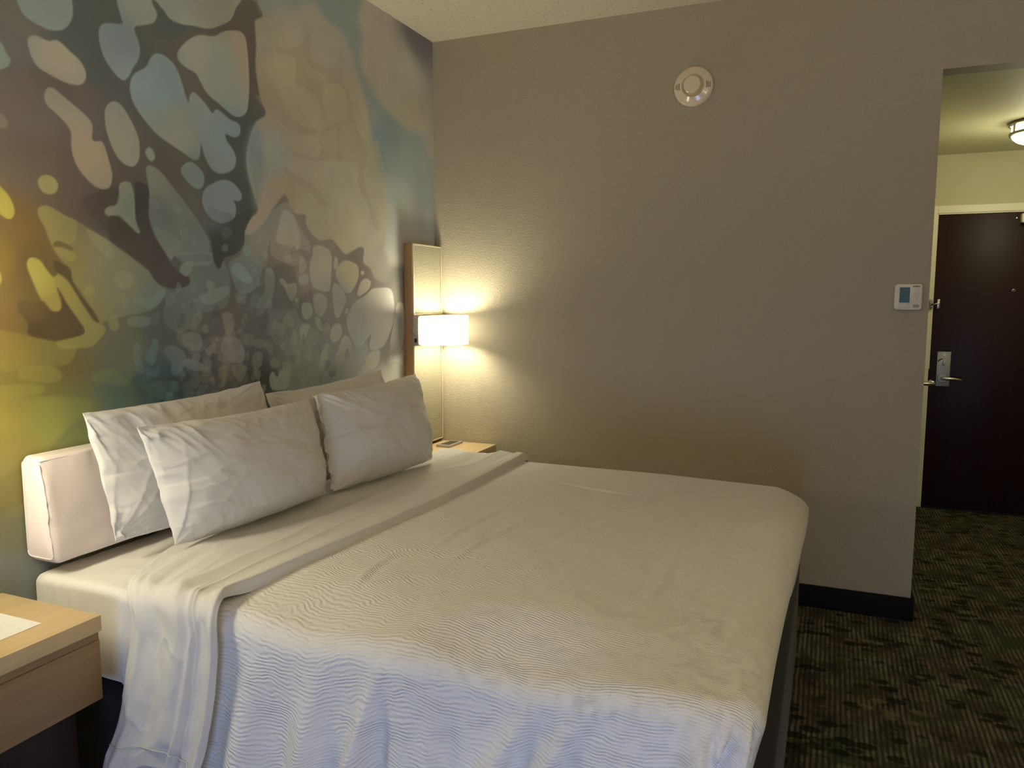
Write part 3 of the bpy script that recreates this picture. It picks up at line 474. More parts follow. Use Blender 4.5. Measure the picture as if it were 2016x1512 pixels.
ANCH = {"dark":[[1.542,2.319,0.259,0.245,0.232],[1.78,2.257,0.149,0.18,0.182],[1.735,2.365,0.149,0.189,0.199],[1.571,2.102,0.25,0.206,0.19],[1.558,1.928,0.234,0.177,0.134],[1.486,1.761,0.264,0.17,0.052],[1.739,1.924,0.195,0.16,0.154],[1.74,2.186,0.231,0.185,0.178],[2.116,2.517,0.157,0.195,0.2],[2.465,2.476,0.188,0.176,0.166],[2.18,2.432,0.232,0.206,0.2],[2.448,2.163,0.135,0.165,0.166],[2.407,1.922,0.111,0.146,0.155],[1.902,2.416,0.156,0.192,0.197],[1.808,1.854,0.14,0.118,0.116],[1.451,1.673,0.296,0.191,0.032],[1.538,1.649,0.217,0.141,0.046],[1.56,1.515,0.24,0.161,0.049],[1.436,1.473,0.291,0.182,0.044],[1.615,1.375,0.245,0.172,0.047],[1.455,1.327,0.279,0.21,0.036],[1.652,1.164,0.237,0.268,0.087],[1.414,1.171,0.333,0.264,0.039],[1.509,1.246,0.253,0.217,0.04],[1.852,1.358,0.204,0.227,0.149],[1.844,1.222,0.131,0.214,0.183],[1.929,1.265,0.075,0.152,0.191],[2.012,1.184,0.049,0.133,0.184],[2.186,1.297,0.131,0.138,0.168],[2.18,1.202,0.152,0.196,0.27],[2.328,1.485,0.217,0.212,0.223],[2.046,1.741,0.172,0.176,0.185],[1.828,1.594,0.276,0.257,0.171],[1.726,1.464,0.266,0.227,0.103],[1.8,1.462,0.217,0.219,0.148],[2.005,1.438,0.152,0.184,0.173],[2.204,1.601,0.192,0.233,0.246],[2.319,1.327,0.209,0.21,0.228],[2.455,1.192,0.093,0.118,0.143],[2.787,1.295,0.315,0.368,0.379],[2.658,1.479,0.24,0.264,0.291],[2.932,1.189,0.382,0.473,0.548],[3.191,1.468,0.368,0.357,0.358],[3.181,1.217,0.434,0.483,0.531],[3.473,1.516,0.196,0.187,0.176],[3.566,1.241,0.325,0.338,0.339],[3.286,1.62,0.219,0.197,0.187],[2.546,1.773,0.358,0.315,0.3],[2.806,1.701,0.43,0.37,0.344],[2.477,1.606,0.199,0.237,0.259],[1.446,1.0,0.259,0.224,0.053],[1.436,0.866,0.179,0.18,0.091],[1.398,0.756,0.198,0.213,0.174],[1.47,0.7,0.219,0.249,0.253],[2.74,1.786,0.413,0.362,0.326]],"light":[[1.637,2.377,0.374,0.492,0.5],[1.661,2.269,0.62,0.579,0.45],[1.491,2.222,0.405,0.491,0.436],[1.9,2.384,0.333,0.444,0.553],[2.008,2.515,0.455,0.539,0.545],[2.313,2.616,0.434,0.479,0.436],[2.355,2.445,0.486,0.591,0.535],[2.228,2.446,0.559,0.598,0.521],[2.466,2.495,0.592,0.55,0.482],[2.057,2.279,0.347,0.501,0.614],[1.972,2.275,0.376,0.526,0.62],[2.071,2.145,0.391,0.483,0.481],[2.069,2.11,0.488,0.501,0.441],[1.879,2.075,0.481,0.492,0.398],[1.745,2.003,0.563,0.458,0.337],[1.652,2.135,0.496,0.474,0.368],[1.794,1.932,0.49,0.426,0.345],[1.611,1.891,0.499,0.465,0.201],[1.475,1.802,0.62,0.526,0.072],[1.478,2.04,0.335,0.3,0.213],[1.611,1.787,0.462,0.402,0.123],[1.66,1.777,0.413,0.392,0.159],[1.567,1.62,0.62,0.534,0.089],[1.611,1.545,0.588,0.462,0.08],[1.707,1.449,0.471,0.42,0.124],[2.339,2.161,0.349,0.491,0.606],[2.325,1.913,0.307,0.418,0.535],[2.177,1.987,0.281,0.399,0.465],[1.994,1.961,0.445,0.515,0.457],[2.008,1.842,0.251,0.328,0.332],[1.885,1.863,0.306,0.362,0.3],[1.807,1.709,0.44,0.439,0.241],[1.654,1.684,0.451,0.378,0.113],[1.849,1.612,0.393,0.413,0.246],[1.968,1.545,0.287,0.388,0.356],[2.167,1.822,0.3,0.375,0.405],[2.201,1.563,0.342,0.503,0.521],[2.078,1.508,0.262,0.36,0.358],[1.515,1.321,0.385,0.31,0.05],[1.461,1.414,0.476,0.343,0.052],[1.569,1.192,0.41,0.41,0.057],[1.419,1.243,0.377,0.287,0.032],[1.467,1.296,0.37,0.309,0.042],[1.685,1.386,0.468,0.403,0.084],[1.789,1.296,0.248,0.313,0.136],[2.06,1.215,0.163,0.394,0.57],[1.956,1.351,0.18,0.3,0.332],[2.143,1.414,0.365,0.377,0.378],[2.319,1.327,0.428,0.428,0.447],[2.348,1.345,0.465,0.447,0.456],[1.691,1.208,0.295,0.342,0.084],[1.409,1.098,0.304,0.242,0.042],[1.491,0.99,0.111,0.079,0.018],[2.673,1.781,0.62,0.62,0.557],[2.738,1.742,0.62,0.62,0.533],[2.916,1.706,0.62,0.62,0.527],[3.155,1.666,0.569,0.561,0.413],[3.068,1.568,0.465,0.512,0.521],[3.189,1.418,0.506,0.558,0.552],[3.421,1.438,0.62,0.62,0.591],[3.596,1.35,0.62,0.62,0.62],[3.565,1.186,0.245,0.255,0.235],[3.319,1.258,0.568,0.62,0.606],[2.898,1.287,0.535,0.614,0.58],[3.019,1.376,0.591,0.62,0.573],[2.833,1.498,0.461,0.533,0.515],[2.794,1.431,0.465,0.539,0.506],[2.656,1.435,0.345,0.437,0.404],[2.793,1.408,0.503,0.606,0.506],[2.58,1.222,0.448,0.62,0.62],[2.533,1.523,0.352,0.426,0.434],[2.38,1.424,0.401,0.416,0.382],[2.293,1.348,0.436,0.426,0.422],[2.524,1.355,0.338,0.411,0.375],[2.42,1.645,0.351,0.52,0.565],[2.316,1.758,0.287,0.446,0.535],[2.551,1.877,0.447,0.598,0.62],[2.802,1.611,0.532,0.584,0.573],[2.652,1.348,0.379,0.421,0.386],[2.93,1.142,0.18,0.223,0.242]],"tan":[[2.589,2.629,0.497,0.503,0.419],[2.707,2.481,0.62,0.598,0.452],[2.606,2.354,0.526,0.457,0.353],[2.911,2.424,0.598,0.535,0.422],[2.901,2.201,0.612,0.563,0.431],[2.626,2.133,0.49,0.542,0.495],[2.816,1.924,0.62,0.62,0.482],[2.683,1.995,0.585,0.495,0.371],[3.121,1.883,0.62,0.605,0.457],[3.036,2.722,0.558,0.528,0.456],[3.481,1.782,0.393,0.388,0.353],[3.388,1.905,0.541,0.542,0.461],[3.178,2.249,0.62,0.613,0.46],[3.716,2.741,0.62,0.606,0.503],[3.832,3.013,0.219,0.22,0.269],[3.71,2.554,0.62,0.598,0.474],[3.422,2.886,0.591,0.562,0.531],[3.862,1.945,0.62,0.62,0.62],[2.551,1.877,0.578,0.515,0.452],[3.578,1.625,0.198,0.202,0.191]],"teal":[[2.533,2.689,0.379,0.472,0.46],[3.08,2.847,0.293,0.413,0.434],[3.238,2.712,0.35,0.45,0.469],[3.408,2.488,0.35,0.468,0.515],[3.5,2.381,0.293,0.446,0.51],[3.759,2.349,0.349,0.503,0.533],[3.926,2.15,0.306,0.416,0.457],[3.589,2.002,0.494,0.605,0.598],[3.691,1.848,0.62,0.62,0.62],[2.505,2.153,0.3,0.411,0.504],[2.485,2.051,0.342,0.446,0.46],[3.921,1.95,0.515,0.568,0.62],[3.995,2.531,0.522,0.553,0.528]],"dark2":[[1.523,1.441,0.144,0.089,0.035],[1.638,1.451,0.166,0.103,0.051],[1.53,1.53,0.214,0.135,0.046],[1.647,1.591,0.142,0.097,0.05],[1.73,1.529,0.129,0.096,0.054],[1.88,1.78,0.107,0.091,0.083],[1.978,1.701,0.118,0.094,0.092],[2.108,1.618,0.113,0.089,0.094],[1.944,1.836,0.081,0.079,0.082],[1.788,1.836,0.123,0.096,0.082],[2.29,1.756,0.083,0.103,0.11],[2.375,1.84,0.089,0.119,0.133],[2.26,1.697,0.083,0.095,0.101],[2.27,1.869,0.168,0.227,0.276],[1.984,1.456,0.124,0.16,0.162],[2.016,1.256,0.098,0.131,0.17],[2.312,1.207,0.169,0.186,0.259],[1.947,1.21,0.076,0.182,0.249],[2.57,1.649,0.167,0.206,0.215],[2.662,1.566,0.182,0.211,0.221],[2.809,1.768,0.287,0.239,0.223],[2.185,1.713,0.198,0.234,0.254],[1.909,1.285,0.077,0.145,0.171]],"veil":[[2.707,2.481,0.508,0.421,0.317],[2.911,2.424,0.483,0.403,0.326],[2.901,2.201,0.479,0.411,0.335],[3.22,2.256,0.528,0.461,0.38],[2.818,1.968,0.515,0.436,0.343],[3.344,1.977,0.459,0.424,0.33],[2.515,2.333,0.49,0.403,0.335]],"tanlight":[[2.996,2.688,0.62,0.62,0.501],[2.715,2.637,0.585,0.584,0.473],[3.064,2.459,0.62,0.577,0.443],[2.726,2.192,0.62,0.563,0.452],[3.056,2.274,0.592,0.605,0.495],[2.968,2.031,0.62,0.62,0.49],[3.122,1.907,0.62,0.62,0.477],[3.397,2.16,0.62,0.62,0.481],[2.836,2.364,0.605,0.62,0.51],[2.887,1.886,0.62,0.62,0.49],[3.487,1.966,0.62,0.598,0.465]]}
def catmull(P, k=5):
    P = np.array(P); n = len(P); out = []
    for i in range(n):
        p0, p1, p2, p3 = P[i-1], P[i], P[(i+1) % n], P[(i+2) % n]
        for s_ in range(k):
            u = s_/k
            out.append(.5*((2*p1)+(-p0+p2)*u+(2*p0-5*p1+4*p2-p3)*u*u+(-p0+3*p1-3*p2+p3)*u**3))
    return np.array(out)
def field(rows, Y, Z):
    num = np.zeros(Y.shape+(3,)); den = np.zeros(Y.shape)
    for r in rows:
        d2 = (Y-r[0])**2+(Z-r[1])**2+.0009; w = d2**-1.9
        num += w[..., None]*np.array(r[2:5]); den += w
    return num/den[..., None]
def build_mural():
    ys = np.unique(np.concatenate([np.arange(YB, 1.30, .05), np.arange(1.30, D, .0042), [D]]))
    zs = np.unique(np.concatenate([np.arange(0, .72, .04), np.arange(.72, H, .0044), [H]]))
    Y, Z = np.meshgrid(ys, zs, indexing='ij')
    Yw = Y+.004*vnoise(Y*9, Z*9, 3); Zw = Z+.004*vnoise(Y*9, Z*9, 5)
    F = {k: field(v, Y, Z) for k, v in ANCH.items()}
    C = F['dark'].copy()
    for a, soft, f, pts in BLOBS:
        pl = catmull(pts, 3); soft = soft/1000
        y0, z0 = pl.min(0)-soft*2; y1, z1 = pl.max(0)+soft*2
        i0, i1 = np.searchsorted(ys, [y0, y1]); j0, j1 = np.searchsorted(zs, [z0, z1])
        if i1-i0 < 1 or j1-j0 < 1: continue
        yy = Yw[i0:i1, j0:j1]; zz = Zw[i0:i1, j0:j1]
        dm = np.full(yy.shape, 1e9); ins = np.zeros(yy.shape, bool)
        A_, B_ = pl, np.roll(pl, -1, 0)
        for (ay, az), (by, bz) in zip(A_, B_):
            ey, ez = by-ay, bz-az; L2 = ey*ey+ez*ez+1e-12
            tt = np.clip(((yy-ay)*ey+(zz-az)*ez)/L2, 0, 1)
            dm = np.minimum(dm, (yy-ay-tt*ey)**2+(zz-az-tt*ez)**2)
            if abs(ez) > 1e-9:
                c_ = ((az > zz) != (bz > zz)) & (yy < ey*(zz-az)/ez+ay); ins ^= c_
        sd = np.where(ins, 1, -1)*np.sqrt(dm)
        m_ = (sstep(-soft, soft, sd)*a)[..., None]
        C[i0:i1, j0:j1] = C[i0:i1, j0:j1]*(1-m_)+F[f][i0:i1, j0:j1]*m_
    # many small faint overlapping spots in the busy lower middle of the print
    rs = np.random.RandomState(5)
    for k in range(230):
        cy_ = rs.normal(2.35, .42); cz_ = 1.17+abs(rs.normal(0, .24)); ra = rs.uniform(.008, .034); rb = ra*rs.uniform(.5, 1); th_ = rs.uniform(.3, 2.2)
        if not (1.85 < cy_ < 3.5): continue
        i0, i1 = np.searchsorted(ys, [cy_-.06, cy_+.06]); j0, j1 = np.searchsorted(zs, [cz_-.06, cz_+.06])
        a_ = Y[i0:i1, j0:j1]-cy_; b_ = Z[i0:i1, j0:j1]-cz_; p_ = a_*math.cos(th_)+b_*math.sin(th_); q_ = -a_*math.sin(th_)+b_*math.cos(th_)
        q_ = q_+.25*p_*p_/ra*(1 if k % 2 else -1)
        rr = np.hypot(p_/ra, q_/rb)*(1+.12*vnoise(Y[i0:i1, j0:j1]*60, Z[i0:i1, j0:j1]*60, k))
        m_ = ((1-sstep(.86, 1.14, rr))*rs.uniform(.12, .42))[..., None]
        tgt = F['light'][i0:i1, j0:j1]*np.array([1.02, 1.02, 1.0]) if k % 4 else F['dark2'][i0:i1, j0:j1]
        C[i0:i1, j0:j1] = C[i0:i1, j0:j1]*(1-m_)+tgt*m_
    cl = fbm(Y*5+.6*Z, Z*5, 9); cl2 = fbm(Y*3.3, Z*3.3+4, 19)
    C *= (1+.07*cl)[..., None]*np.stack([1+.05*cl2, 1+0*cl2, 1-.07*cl2], -1)
    C = C*.86+C.mean(-1, keepdims=True)*.14
    P = np.stack([np.zeros_like(Y), Y, Z], -1)
    o = grid_mesh('wall_left', P, M['mural'], smooth=False)
    col = o.data.color_attributes.new('print', 'FLOAT_COLOR', 'POINT')
    rgba = np.concatenate([np.clip(C, 0, 1), np.ones(Y.shape+(1,))], -1)
    col.data.foreach_set('color', rgba.reshape(-1).astype(np.float32))
    structure(o, 'headboard wall with a printed abstract mural of pale cells on dark veins', 'wall')
build_mural()

# baseboards
bb = structure(box('baseboard_back', .42, WD+.014, D-.015, D+.0, 0, .115, M['black'], bev=.004), 'black baseboard along the taupe wall', 'baseboard')
box('corner_return', WD, WD+.014, D, D+.13, 0, .115, M['black'], bb)
structure(box('baseboard_hall', WD, WD+.014, D+.14, D2-.002, 0, .115, M['black'], bev=.004), 'black baseboard in the entry hall', 'baseboard')
structure(box('baseboard_right', XR-.015, XR, YB, D, 0, .115, M['black'], bev=.004), 'black baseboard on the right wall', 'baseboard')

# entry door casing
bm = bmesh.new()
CX = 2.800
bx(bm, CX, DX0-.008, D2-.02, D2, 0, HD+.064, .003)
bx(bm, DX1+.008, DX1+.07, D2-.02, D2, 0, HD+.064, .003)
bx(bm, DX0-.008, DX1+.008, D2-.02, D2, HD+.010, HD+.064, .003)
bx(bm, DX0-.012, DX0-.002, D2-.012, D2+.06, 0, HD+.012); bx(bm, DX1+.002, DX1+.012, D2-.012, D2+.06, 0, HD+.012)
bx(bm, DX0-.012, DX1+.012, D2-.012, D2+.06, HD+.002, HD+.012)
casing = structure(from_bm('trim_1', bm, M['trim']), 'cream door casing around the dark entry door', 'door frame')
door = structure(box('door_1', DX0, DX1, D2-.004, D2+.04, .012, HD, M['doorwood'], bev=.002), 'dark mahogany entry door at the end of the hall', 'door')
# lock set
yf = D2-.004
lp = box('lock_plate', 2.897, 2.985, yf-.018, yf, .915, 1.172, M['steel'], door, .004); lp['label'] = 'brushed steel lock plate'
box('reader_cap', 2.899, 2.984, yf-.026, yf, 1.174, 1.202, M['gasket'], door, .004)['label'] = 'black card reader cap'
bm = bmesh.new(); lathe(bm, [(0, .004), (.010, .004), (.011, 0)], Matrix.Translation((2.943, yf-.018, 1.148)) @ Matrix.Rotation(PI/2, 4, 'X'), 20); from_bm('indicator_button', bm, M['nickel'], lp, 'auto')
bm = bmesh.new(); lathe(bm, [(0, .016), (.007, .016), (.009, .010), (.012, .0)], Matrix.Translation((2.941, yf-.018, 1.082)) @ Matrix.Rotation(PI/2, 4, 'X'), 20); bx(bm, 2.937, 2.945, yf-.042, yf-.020, 1.070, 1.106, .002); from_bm('thumb_turn', bm, M['nickel'], lp, 'auto')
bm = bmesh.new()
for k in range(7):
    an = math.radians(100+k*8); bx(bm, 2.936+.036*math.cos(an)-.004, 2.936+.036*math.cos(an)+.004, yf-.0195, yf-.0175, 1.080+.036*math.sin(an)-.003, 1.080+.036*math.sin(an)+.003)
from_bm('dial_mark', bm, M['ink'], lp)
bm = bmesh.new(); lathe(bm, [(0, .008), (.030, .008), (.034, 0)], Matrix.Translation((2.937, yf-.018, .976)) @ Matrix.Rotation(PI/2, 4, 'X'), 32); from_bm('lever_rose', bm, M['steel'], lp, 'auto')
bm = bmesh.new(); tube(bm, [(2.935, yf-.02, .977), (2.935, yf-.05, .977), (2.938, yf-.062, .977), (2.955, yf-.066, .977), (2.985, yf-.066, .976), (3.02, yf-.064, .974), (3.05, yf-.058, .971), (3.058, yf-.054, .970)], [.011, .011, .012, .012, .0125, .011, .009, .005], 16); from_bm('lever_handle', bm, M['nickel'], lp, 'auto')
bm = bmesh.new(); lathe(bm, [(.004, .002), (.006, .006), (.010, .004), (.011, 0)], Matrix.Translation((3.344, yf, 1.61)) @ Matrix.Rotation(PI/2, 4, 'X'), 20); pe = from_bm('peephole', bm, M['chrome'], door, 'auto')
bm = bmesh.new(); lathe(bm, [(0, .003), (.005, .003), (.0055, 0)], Matrix.Translation((3.344, yf, 1.61)) @ Matrix.Rotation(PI/2, 4, 'X'), 16); from_bm('lens', bm, M['gasket'], pe, 'auto')
cl = box('door_closer', 3.352, 3.64, yf-.065, yf, 2.075, 2.138, M['trim'], door, .006); cl['label'] = 'cream overhead closer box'
bm = bmesh.new(); lathe(bm, [(0, .003), (.004, .002), (.005, 0)], Matrix.Translation((3.333, yf, 2.112)) @ Matrix.Rotation(PI/2, 4, 'X'), 12); from_bm('screw_head', bm, M['chrome'], door, 'auto')
# swing-bar security latch
bm = bmesh.new(); bx(bm, 2.874, 2.894, yf-.012, yf, 1.478, 1.548, .004); bx(bm, 2.868, 2.886, yf-.05, yf-.01, 1.512, 1.524, .002); tube(bm, [(2.872, yf-.045, 1.516), (2.858, yf-.047, 1.514), (2.846, yf-.045, 1.508)], .0042, 10); from_bm('security_latch', bm, M['nickel'], door, 'auto')
bm = bmesh.new(); bx(bm, 2.824, 2.843, D2-.032, D2-.02, 1.476, 1.546, .004)
tube(bm, [(2.833, D2-.03, 1.512), (2.836, D2-.056, 1.512), (2.842, D2-.062, 1.510)], [.006, .006, .008], 10); lathe(bm, [(0, -.009), (.008, -.005), (.010, 0), (.008, .005), (0, .009)], Matrix.Translation((2.836, D2-.050, 1.494)), 16)
from_bm('latch_catch', bm, M['bronze'], casing, 'auto')
box('strike_plate', DX0-.010, DX0-.0015, D2-.0135, D2+.02, .95, 1.04, M['gasket'], casing)
box('door_gasket', DX0-.0015, DX0, D2-.006, D2+.04, .01, HD, M['gasket'], casing)
box('door_threshold', DX0, DX1, D2-.03, D2+.02, .0, .010, M['gasket'], door)

# bathroom door on the hidden side wall of the hall; its lever sticks out past the corner
bath = structure(box('door_2', WD-.004, WD+.004, D+.22, D+1.08, .01, 2.12, M['trim']), 'side door in the entry hall whose lever shows past the corner', 'door')
bm = bmesh.new(); HY, HZ = 4.315, 1.128
lathe(bm, [(0, .010), (.026, .010), (.030, 0)], Matrix.Translation((WD+.004, HY, HZ)) @ Matrix.Rotation(PI/2, 4, 'Y'), 28)
tube(bm, [(WD+.008, HY, HZ), (WD+.055, HY, HZ), (WD+.068, HY+.004, HZ), (WD+.072, HY+.03, HZ), (WD+.072, HY+.12, HZ)], [.011, .011, .013, .012, .009], 16)
dh = from_bm('door_handle', bm, M['chrome'], bath, 'auto')
bm = bmesh.new(); tube(bm, [(WD+.022, HY-.01, HZ+.028), (WD+.028, HY-.01, HZ+.036), (WD+.020, HY-.01, HZ+.046)], [.003, .004, .003], 8); from_bm('key_hook', bm, M['chrome'], dh, 'auto')

# ------------------------------------------------------------------ hall ceiling lamp
hl = empty('ceiling_lamp', (3.255, 5.36, H2), 'round flush ceiling lamp glowing in the entry hall', 'lamp')
def L_(z): return Matrix.Translation((3.255, 5.36, z))
bm = bmesh.new(); lathe(bm, [(0, 0), (.172, 0), (.176, -.006), (.176, -.018), (.168, -.020)], L_(H2), 64); from_bm('mounting_pan', bm, M['bronze'], hl, 'auto')
bm = bmesh.new(); lathe(bm, [(.160, -.020), (.160, -.062)], L_(H2), 64); from_bm('glass_side', bm, M['dome'], hl, 'auto')
bm = bmesh.new(); lathe(bm, [(.162, -.060), (.172, -.060), (.172, -.074), (.160, -.076)], L_(H2), 64); from_bm('lower_band', bm, M['bronze'], hl, 'auto')
bm = bmesh.new(); lathe(bm, [(.160, -.074), (.152, -.092), (.13, -.110), (.09, -.126), (.045, -.134), (0, -.136)], L_(H2), 64); from_bm('glass_bowl', bm, M['dome'], hl, 'auto')
for k in range(4):
    an = k*PI/2+math.radians(200); x_, y_ = 3.255+.168*math.cos(an), 5.36+.168*math.sin(an)
    box('band_post', x_-.005, x_+.005, y_-.005, y_+.005, H2-.062, H2-.018, M['bronze'], hl)

# ------------------------------------------------------------------ smoke detector on the taupe wall
sd = empty('smoke_detector', (1.484, D, 2.606), 'round cream smoke detector high on the taupe wall', 'smoke detector')
SM = Matrix.Translation((1.484, D, 2.606)) @ Matrix.Rotation(PI/2, 4, 'X')
bm = bmesh.new(); lathe(bm, [(.096, 0), (.098, .010), (.096, .018), (.090, .024), (.076, .029), (.062, .034), (.056, .036), (.046, .024), (.040, .018), (.0, .018)], SM, 72); from_bm('detector_body', bm, M['plasticd'], sd, 'auto')
bm = bmesh.new(); lathe(bm, [(.047, .020), (.042, .060), (.039, .063), (.030, .064), (0, .064)], SM, 56); from_bm('sensor_cap', bm, M['plasticd'], sd, 'auto')
for sgn in (-1, 1):
    for k, (rr, hh, ln) in enumerate(((.068, .0325, .016), (.076, .0295, .015), (.084, .0268, .012))):
        bm = bmesh.new(); pts = [SM @ Vector((sgn*rr*math.cos(a_), rr*math.sin(a_), hh)) for a_ in np.linspace(-ln/rr, ln/rr, 6)]
        tube(bm, pts, .0014, 6); from_bm('vent_slot', bm, M['slot'], sd)

# ------------------------------------------------------------------ thermostat
TX0, TX1, TZ0, TZ1 = 2.440, 2.554, 1.500, 1.619
th = empty('thermostat', ((TX0+TX1)/2, D, TZ0), 'white square thermostat with a blue screen on the taupe wall', 'thermostat')
bm = bmesh.new(); bx(bm, TX0, TX1, D-.024, D, TZ0, TZ1)
ve = [e for e in bm.edges if abs(e.verts[0].co.y-e.verts[1].co.y) > .01]
bmesh.ops.bevel(bm, geom=ve, offset=.013, segments=6, affect='EDGES', profile=.5)
fe = [e for e in bm.edges if e.verts[0].co.y < D-.02 and e.verts[1].co.y < D-.02]
bmesh.ops.bevel(bm, geom=fe, offset=.003, segments=2, affect='EDGES', profile=.5)
from_bm('housing', bm, M['plastic'], th, 'auto')
YF = D-.0242
scn = box('screen', TX0+.020, TX0+.063, YF-.0008, YF+.001, TZ0+.033, TZ0+.104, M['lcd'], th); scn['label'] = 'blue LCD screen'
bm = bmesh.new(); bx(bm, TX0+.034, TX0+.046, YF-.0012, YF-.0007, TZ0+.056, TZ0+.0575); bx(bm, TX0+.025, TX0+.0285, YF-.0012, YF-.0007, TZ0+.038, TZ0+.0415); bx(bm, TX0+.054, TX0+.0555, YF-.0012, YF-.0007, TZ0+.039, TZ0+.0415)
from_bm('screen_digits', bm, M['ink'], scn)
def outline(bm, pts, w=.0011):
    for a_, b_ in zip(pts, pts[1:]+pts[:1]): tube(bm, [(a_[0], YF-.0002, a_[1]), (b_[0], YF-.0002, b_[1])], w/2, 6)
cx_ = TX0+.091
for up in (1, -1):
    bm = bmesh.new(); zc = TZ0+(.085 if up > 0 else .060)
    outline(bm, [(cx_-.010, zc-up*.009), (cx_+.010, zc-up*.009), (cx_, zc+up*.010)]); from_bm('arrow_button', bm, M['btnline'], th)
box('grey_button', cx_-.012, cx_+.012, YF-.001, YF+.001, TZ0+.011, TZ0+.025, M['greybtn'], th, .0004)['label'] = 'grey rectangular button'
for x_ in (TX0+.017, TX0+.046):
    bm = bmesh.new(); outline(bm, [(x_, TZ0+.009), (x_+.018, TZ0+.009), (x_+.018, TZ0+.023), (x_, TZ0+.023)], .0007); from_bm('mode_button', bm, M['btnline'], th)
    box('button_caption', x_+.004, x_+.013, YF-.0008, YF+.001, TZ0+.0262, TZ0+.0276, M['ink'], th)
def text_obj(name, s, size, loc, mat, parent, sx=1.0):
    cu = bpy.data.curves.new(name, 'FONT'); cu.body = s; cu.size = size; cu.extrude = .0003; cu.align_x = 'CENTER'; cu.offset = size*.018
    tmp = bpy.data.objects.new(name, cu); COL.objects.link(tmp)
    dg = bpy.context.evaluated_depsgraph_get(); me = bpy.data.meshes.new_from_object(tmp.evaluated_get(dg))
    bpy.data.objects.remove(tmp)
    me.transform(Matrix.Translation(loc) @ Matrix.Rotation(PI/2, 4, 'X') @ Matrix.Scale(sx, 4, (1, 0, 0)))
    return link(name, me, mat, parent)
text_obj('lettering', 'eden', .0135, (TX0+.0895, YF-.0004, TZ0+.1050), M['ink'], th, 1.12)

# ------------------------------------------------------------------ bedside mirror panels with wall lamps
def mirror_panel(y0, y1, label):
    z0, z1 = .722, 1.848; X = .057
    o = empty('mirror_panel', (0, (y0+y1)/2, z0), label, 'mirror', 'bedside mirror panels')
    box('panel_box', .001, X-.003, y0, y1, z0, z1, M['oakframe'], o, .0015)
    for nm, a, b_ in (('upper', 1.458, z1), ('lower', z0, 1.30)):
        bm = bmesh.new(); w = .009
        for q in ((y0, y1, b_-w, b_), (y0, y1, a, a+w), (y0, y0+w, a+w, b_-w), (y1-w, y1, a+w, b_-w)): bx(bm, X-.004, X+.004, *q, .001, 1)
        fr = from_bm('mirror_frame', bm, M['silver'], o, 'auto')
        fr['label'] = nm+' pale mirror frame'
        box('mirror_glass', X-.003, X, y0+w, y1-w, a+w, b_-w, M['mirror'], fr)
        bm = bmesh.new(); g = .0016
        for q in ((y0+w, y1-w, b_-w-g, b_-w), (y0+w, y1-w, a+w, a+w+g), (y1-w-g, y1-w, a+w, b_-w)): bx(bm, X-.001, X+.001, *q)
        from_bm('shadow_gap', bm, M['slot'], fr)
    return o
def wall_lamp(y0, y1, label, power, shade):
    z0, z1 = 1.292, 1.456; yc = (y0+y1)/2; X = .061
    o = empty('wall_lamp', (0, yc, z0), label, 'lamp', 'bedside wall lamps')
    bm = bmesh.new(); bx(bm, X, .100, y0-.012, y1, z0, z1, .002); bp = from_bm('back_plate', bm, M['nickel'], o, 'auto'); bp['label'] = 'satin nickel back plate'
    box('switch', .076, .090, y0-.0145, y0-.012, z0+.018, z0+.040, M['gasket'], bp, .001)
    # D-shaped shade, open top and bottom
    pts = []; yA, yB_ = y0+.014, y1-.014; ry = (yB_-yA)/2; X0 = .100; dep = .190
    for k in range(41):
        a_ = -PI/2+PI*k/40; ex = .72
        cx2 = math.copysign(abs(math.cos(a_))**ex, math.cos(a_)); sy = math.copysign(abs(math.sin(a_))**ex, math.sin(a_))
        pts.append((X0+dep*max(cx2, 0), yc+ry*sy))
    bm = bmesh.new(); lo = [bm.verts.new((x_, y_, z0+.002)) for x_, y_ in pts]; hi = [bm.verts.new((x_, y_, z1-.002)) for x_, y_ in pts]
    for i in range(40): bm.faces.new((lo[i], lo[i+1], hi[i+1], hi[i]))
    sh = from_bm('lamp_shade', bm, m_emit('glowing_lamp_shade', LI['col'], shade), o, 'auto'); sh['label'] = 'glowing white half-drum shade'
    md = sh.modifiers.new('t', 'SOLIDIFY'); md.thickness = .003
    bm = bmesh.new(); tube(bm, [(.10, yc, 1.36), (.13, yc, 1.36), (.135, yc, 1.375)], .008, 10); lathe(bm, [(.014, 0), (.014, .03), (0, .03)], Matrix.Translation((.14, yc, 1.37)), 16); sk = from_bm('socket', bm, M['plastic'], o, 'auto')
    ld = bpy.data.lights.new('lamp_bulb_light', 'POINT'); ld.energy = power; ld.color = LI['col'][:3]; ld.shadow_soft_size = .055
    lo_ = bpy.data.objects.new('bulb_light', ld); COL.objects.link(lo_); lo_.location = (.185, yc, 1.385); lo_.parent = o; lo_.matrix_parent_inverse = Matrix.Translation(o.location).inverted()
    return o
PY0, PY1 = 3.658, 3.988
NY0, NY1 = .84, 1.17
mirror_panel(PY0, PY1, 'tall oak-sided mirror panel beside the far nightstand and lamp')
mirror_panel(NY0, NY1, 'tall oak-sided mirror panel assumed above the near nightstand')  # out of view, assumed as a twin of the far panel
wall_lamp(PY0-.01, PY1-.01, 'glowing half-drum wall lamp on the mirror panel in the far corner', LI['pf'], LI['sf'])
wall_lamp(NY0, NY1, 'glowing half-drum wall lamp assumed above the near nightstand', LI['pn'], LI['sn'])  # out of view, assumed from the warm light at the left

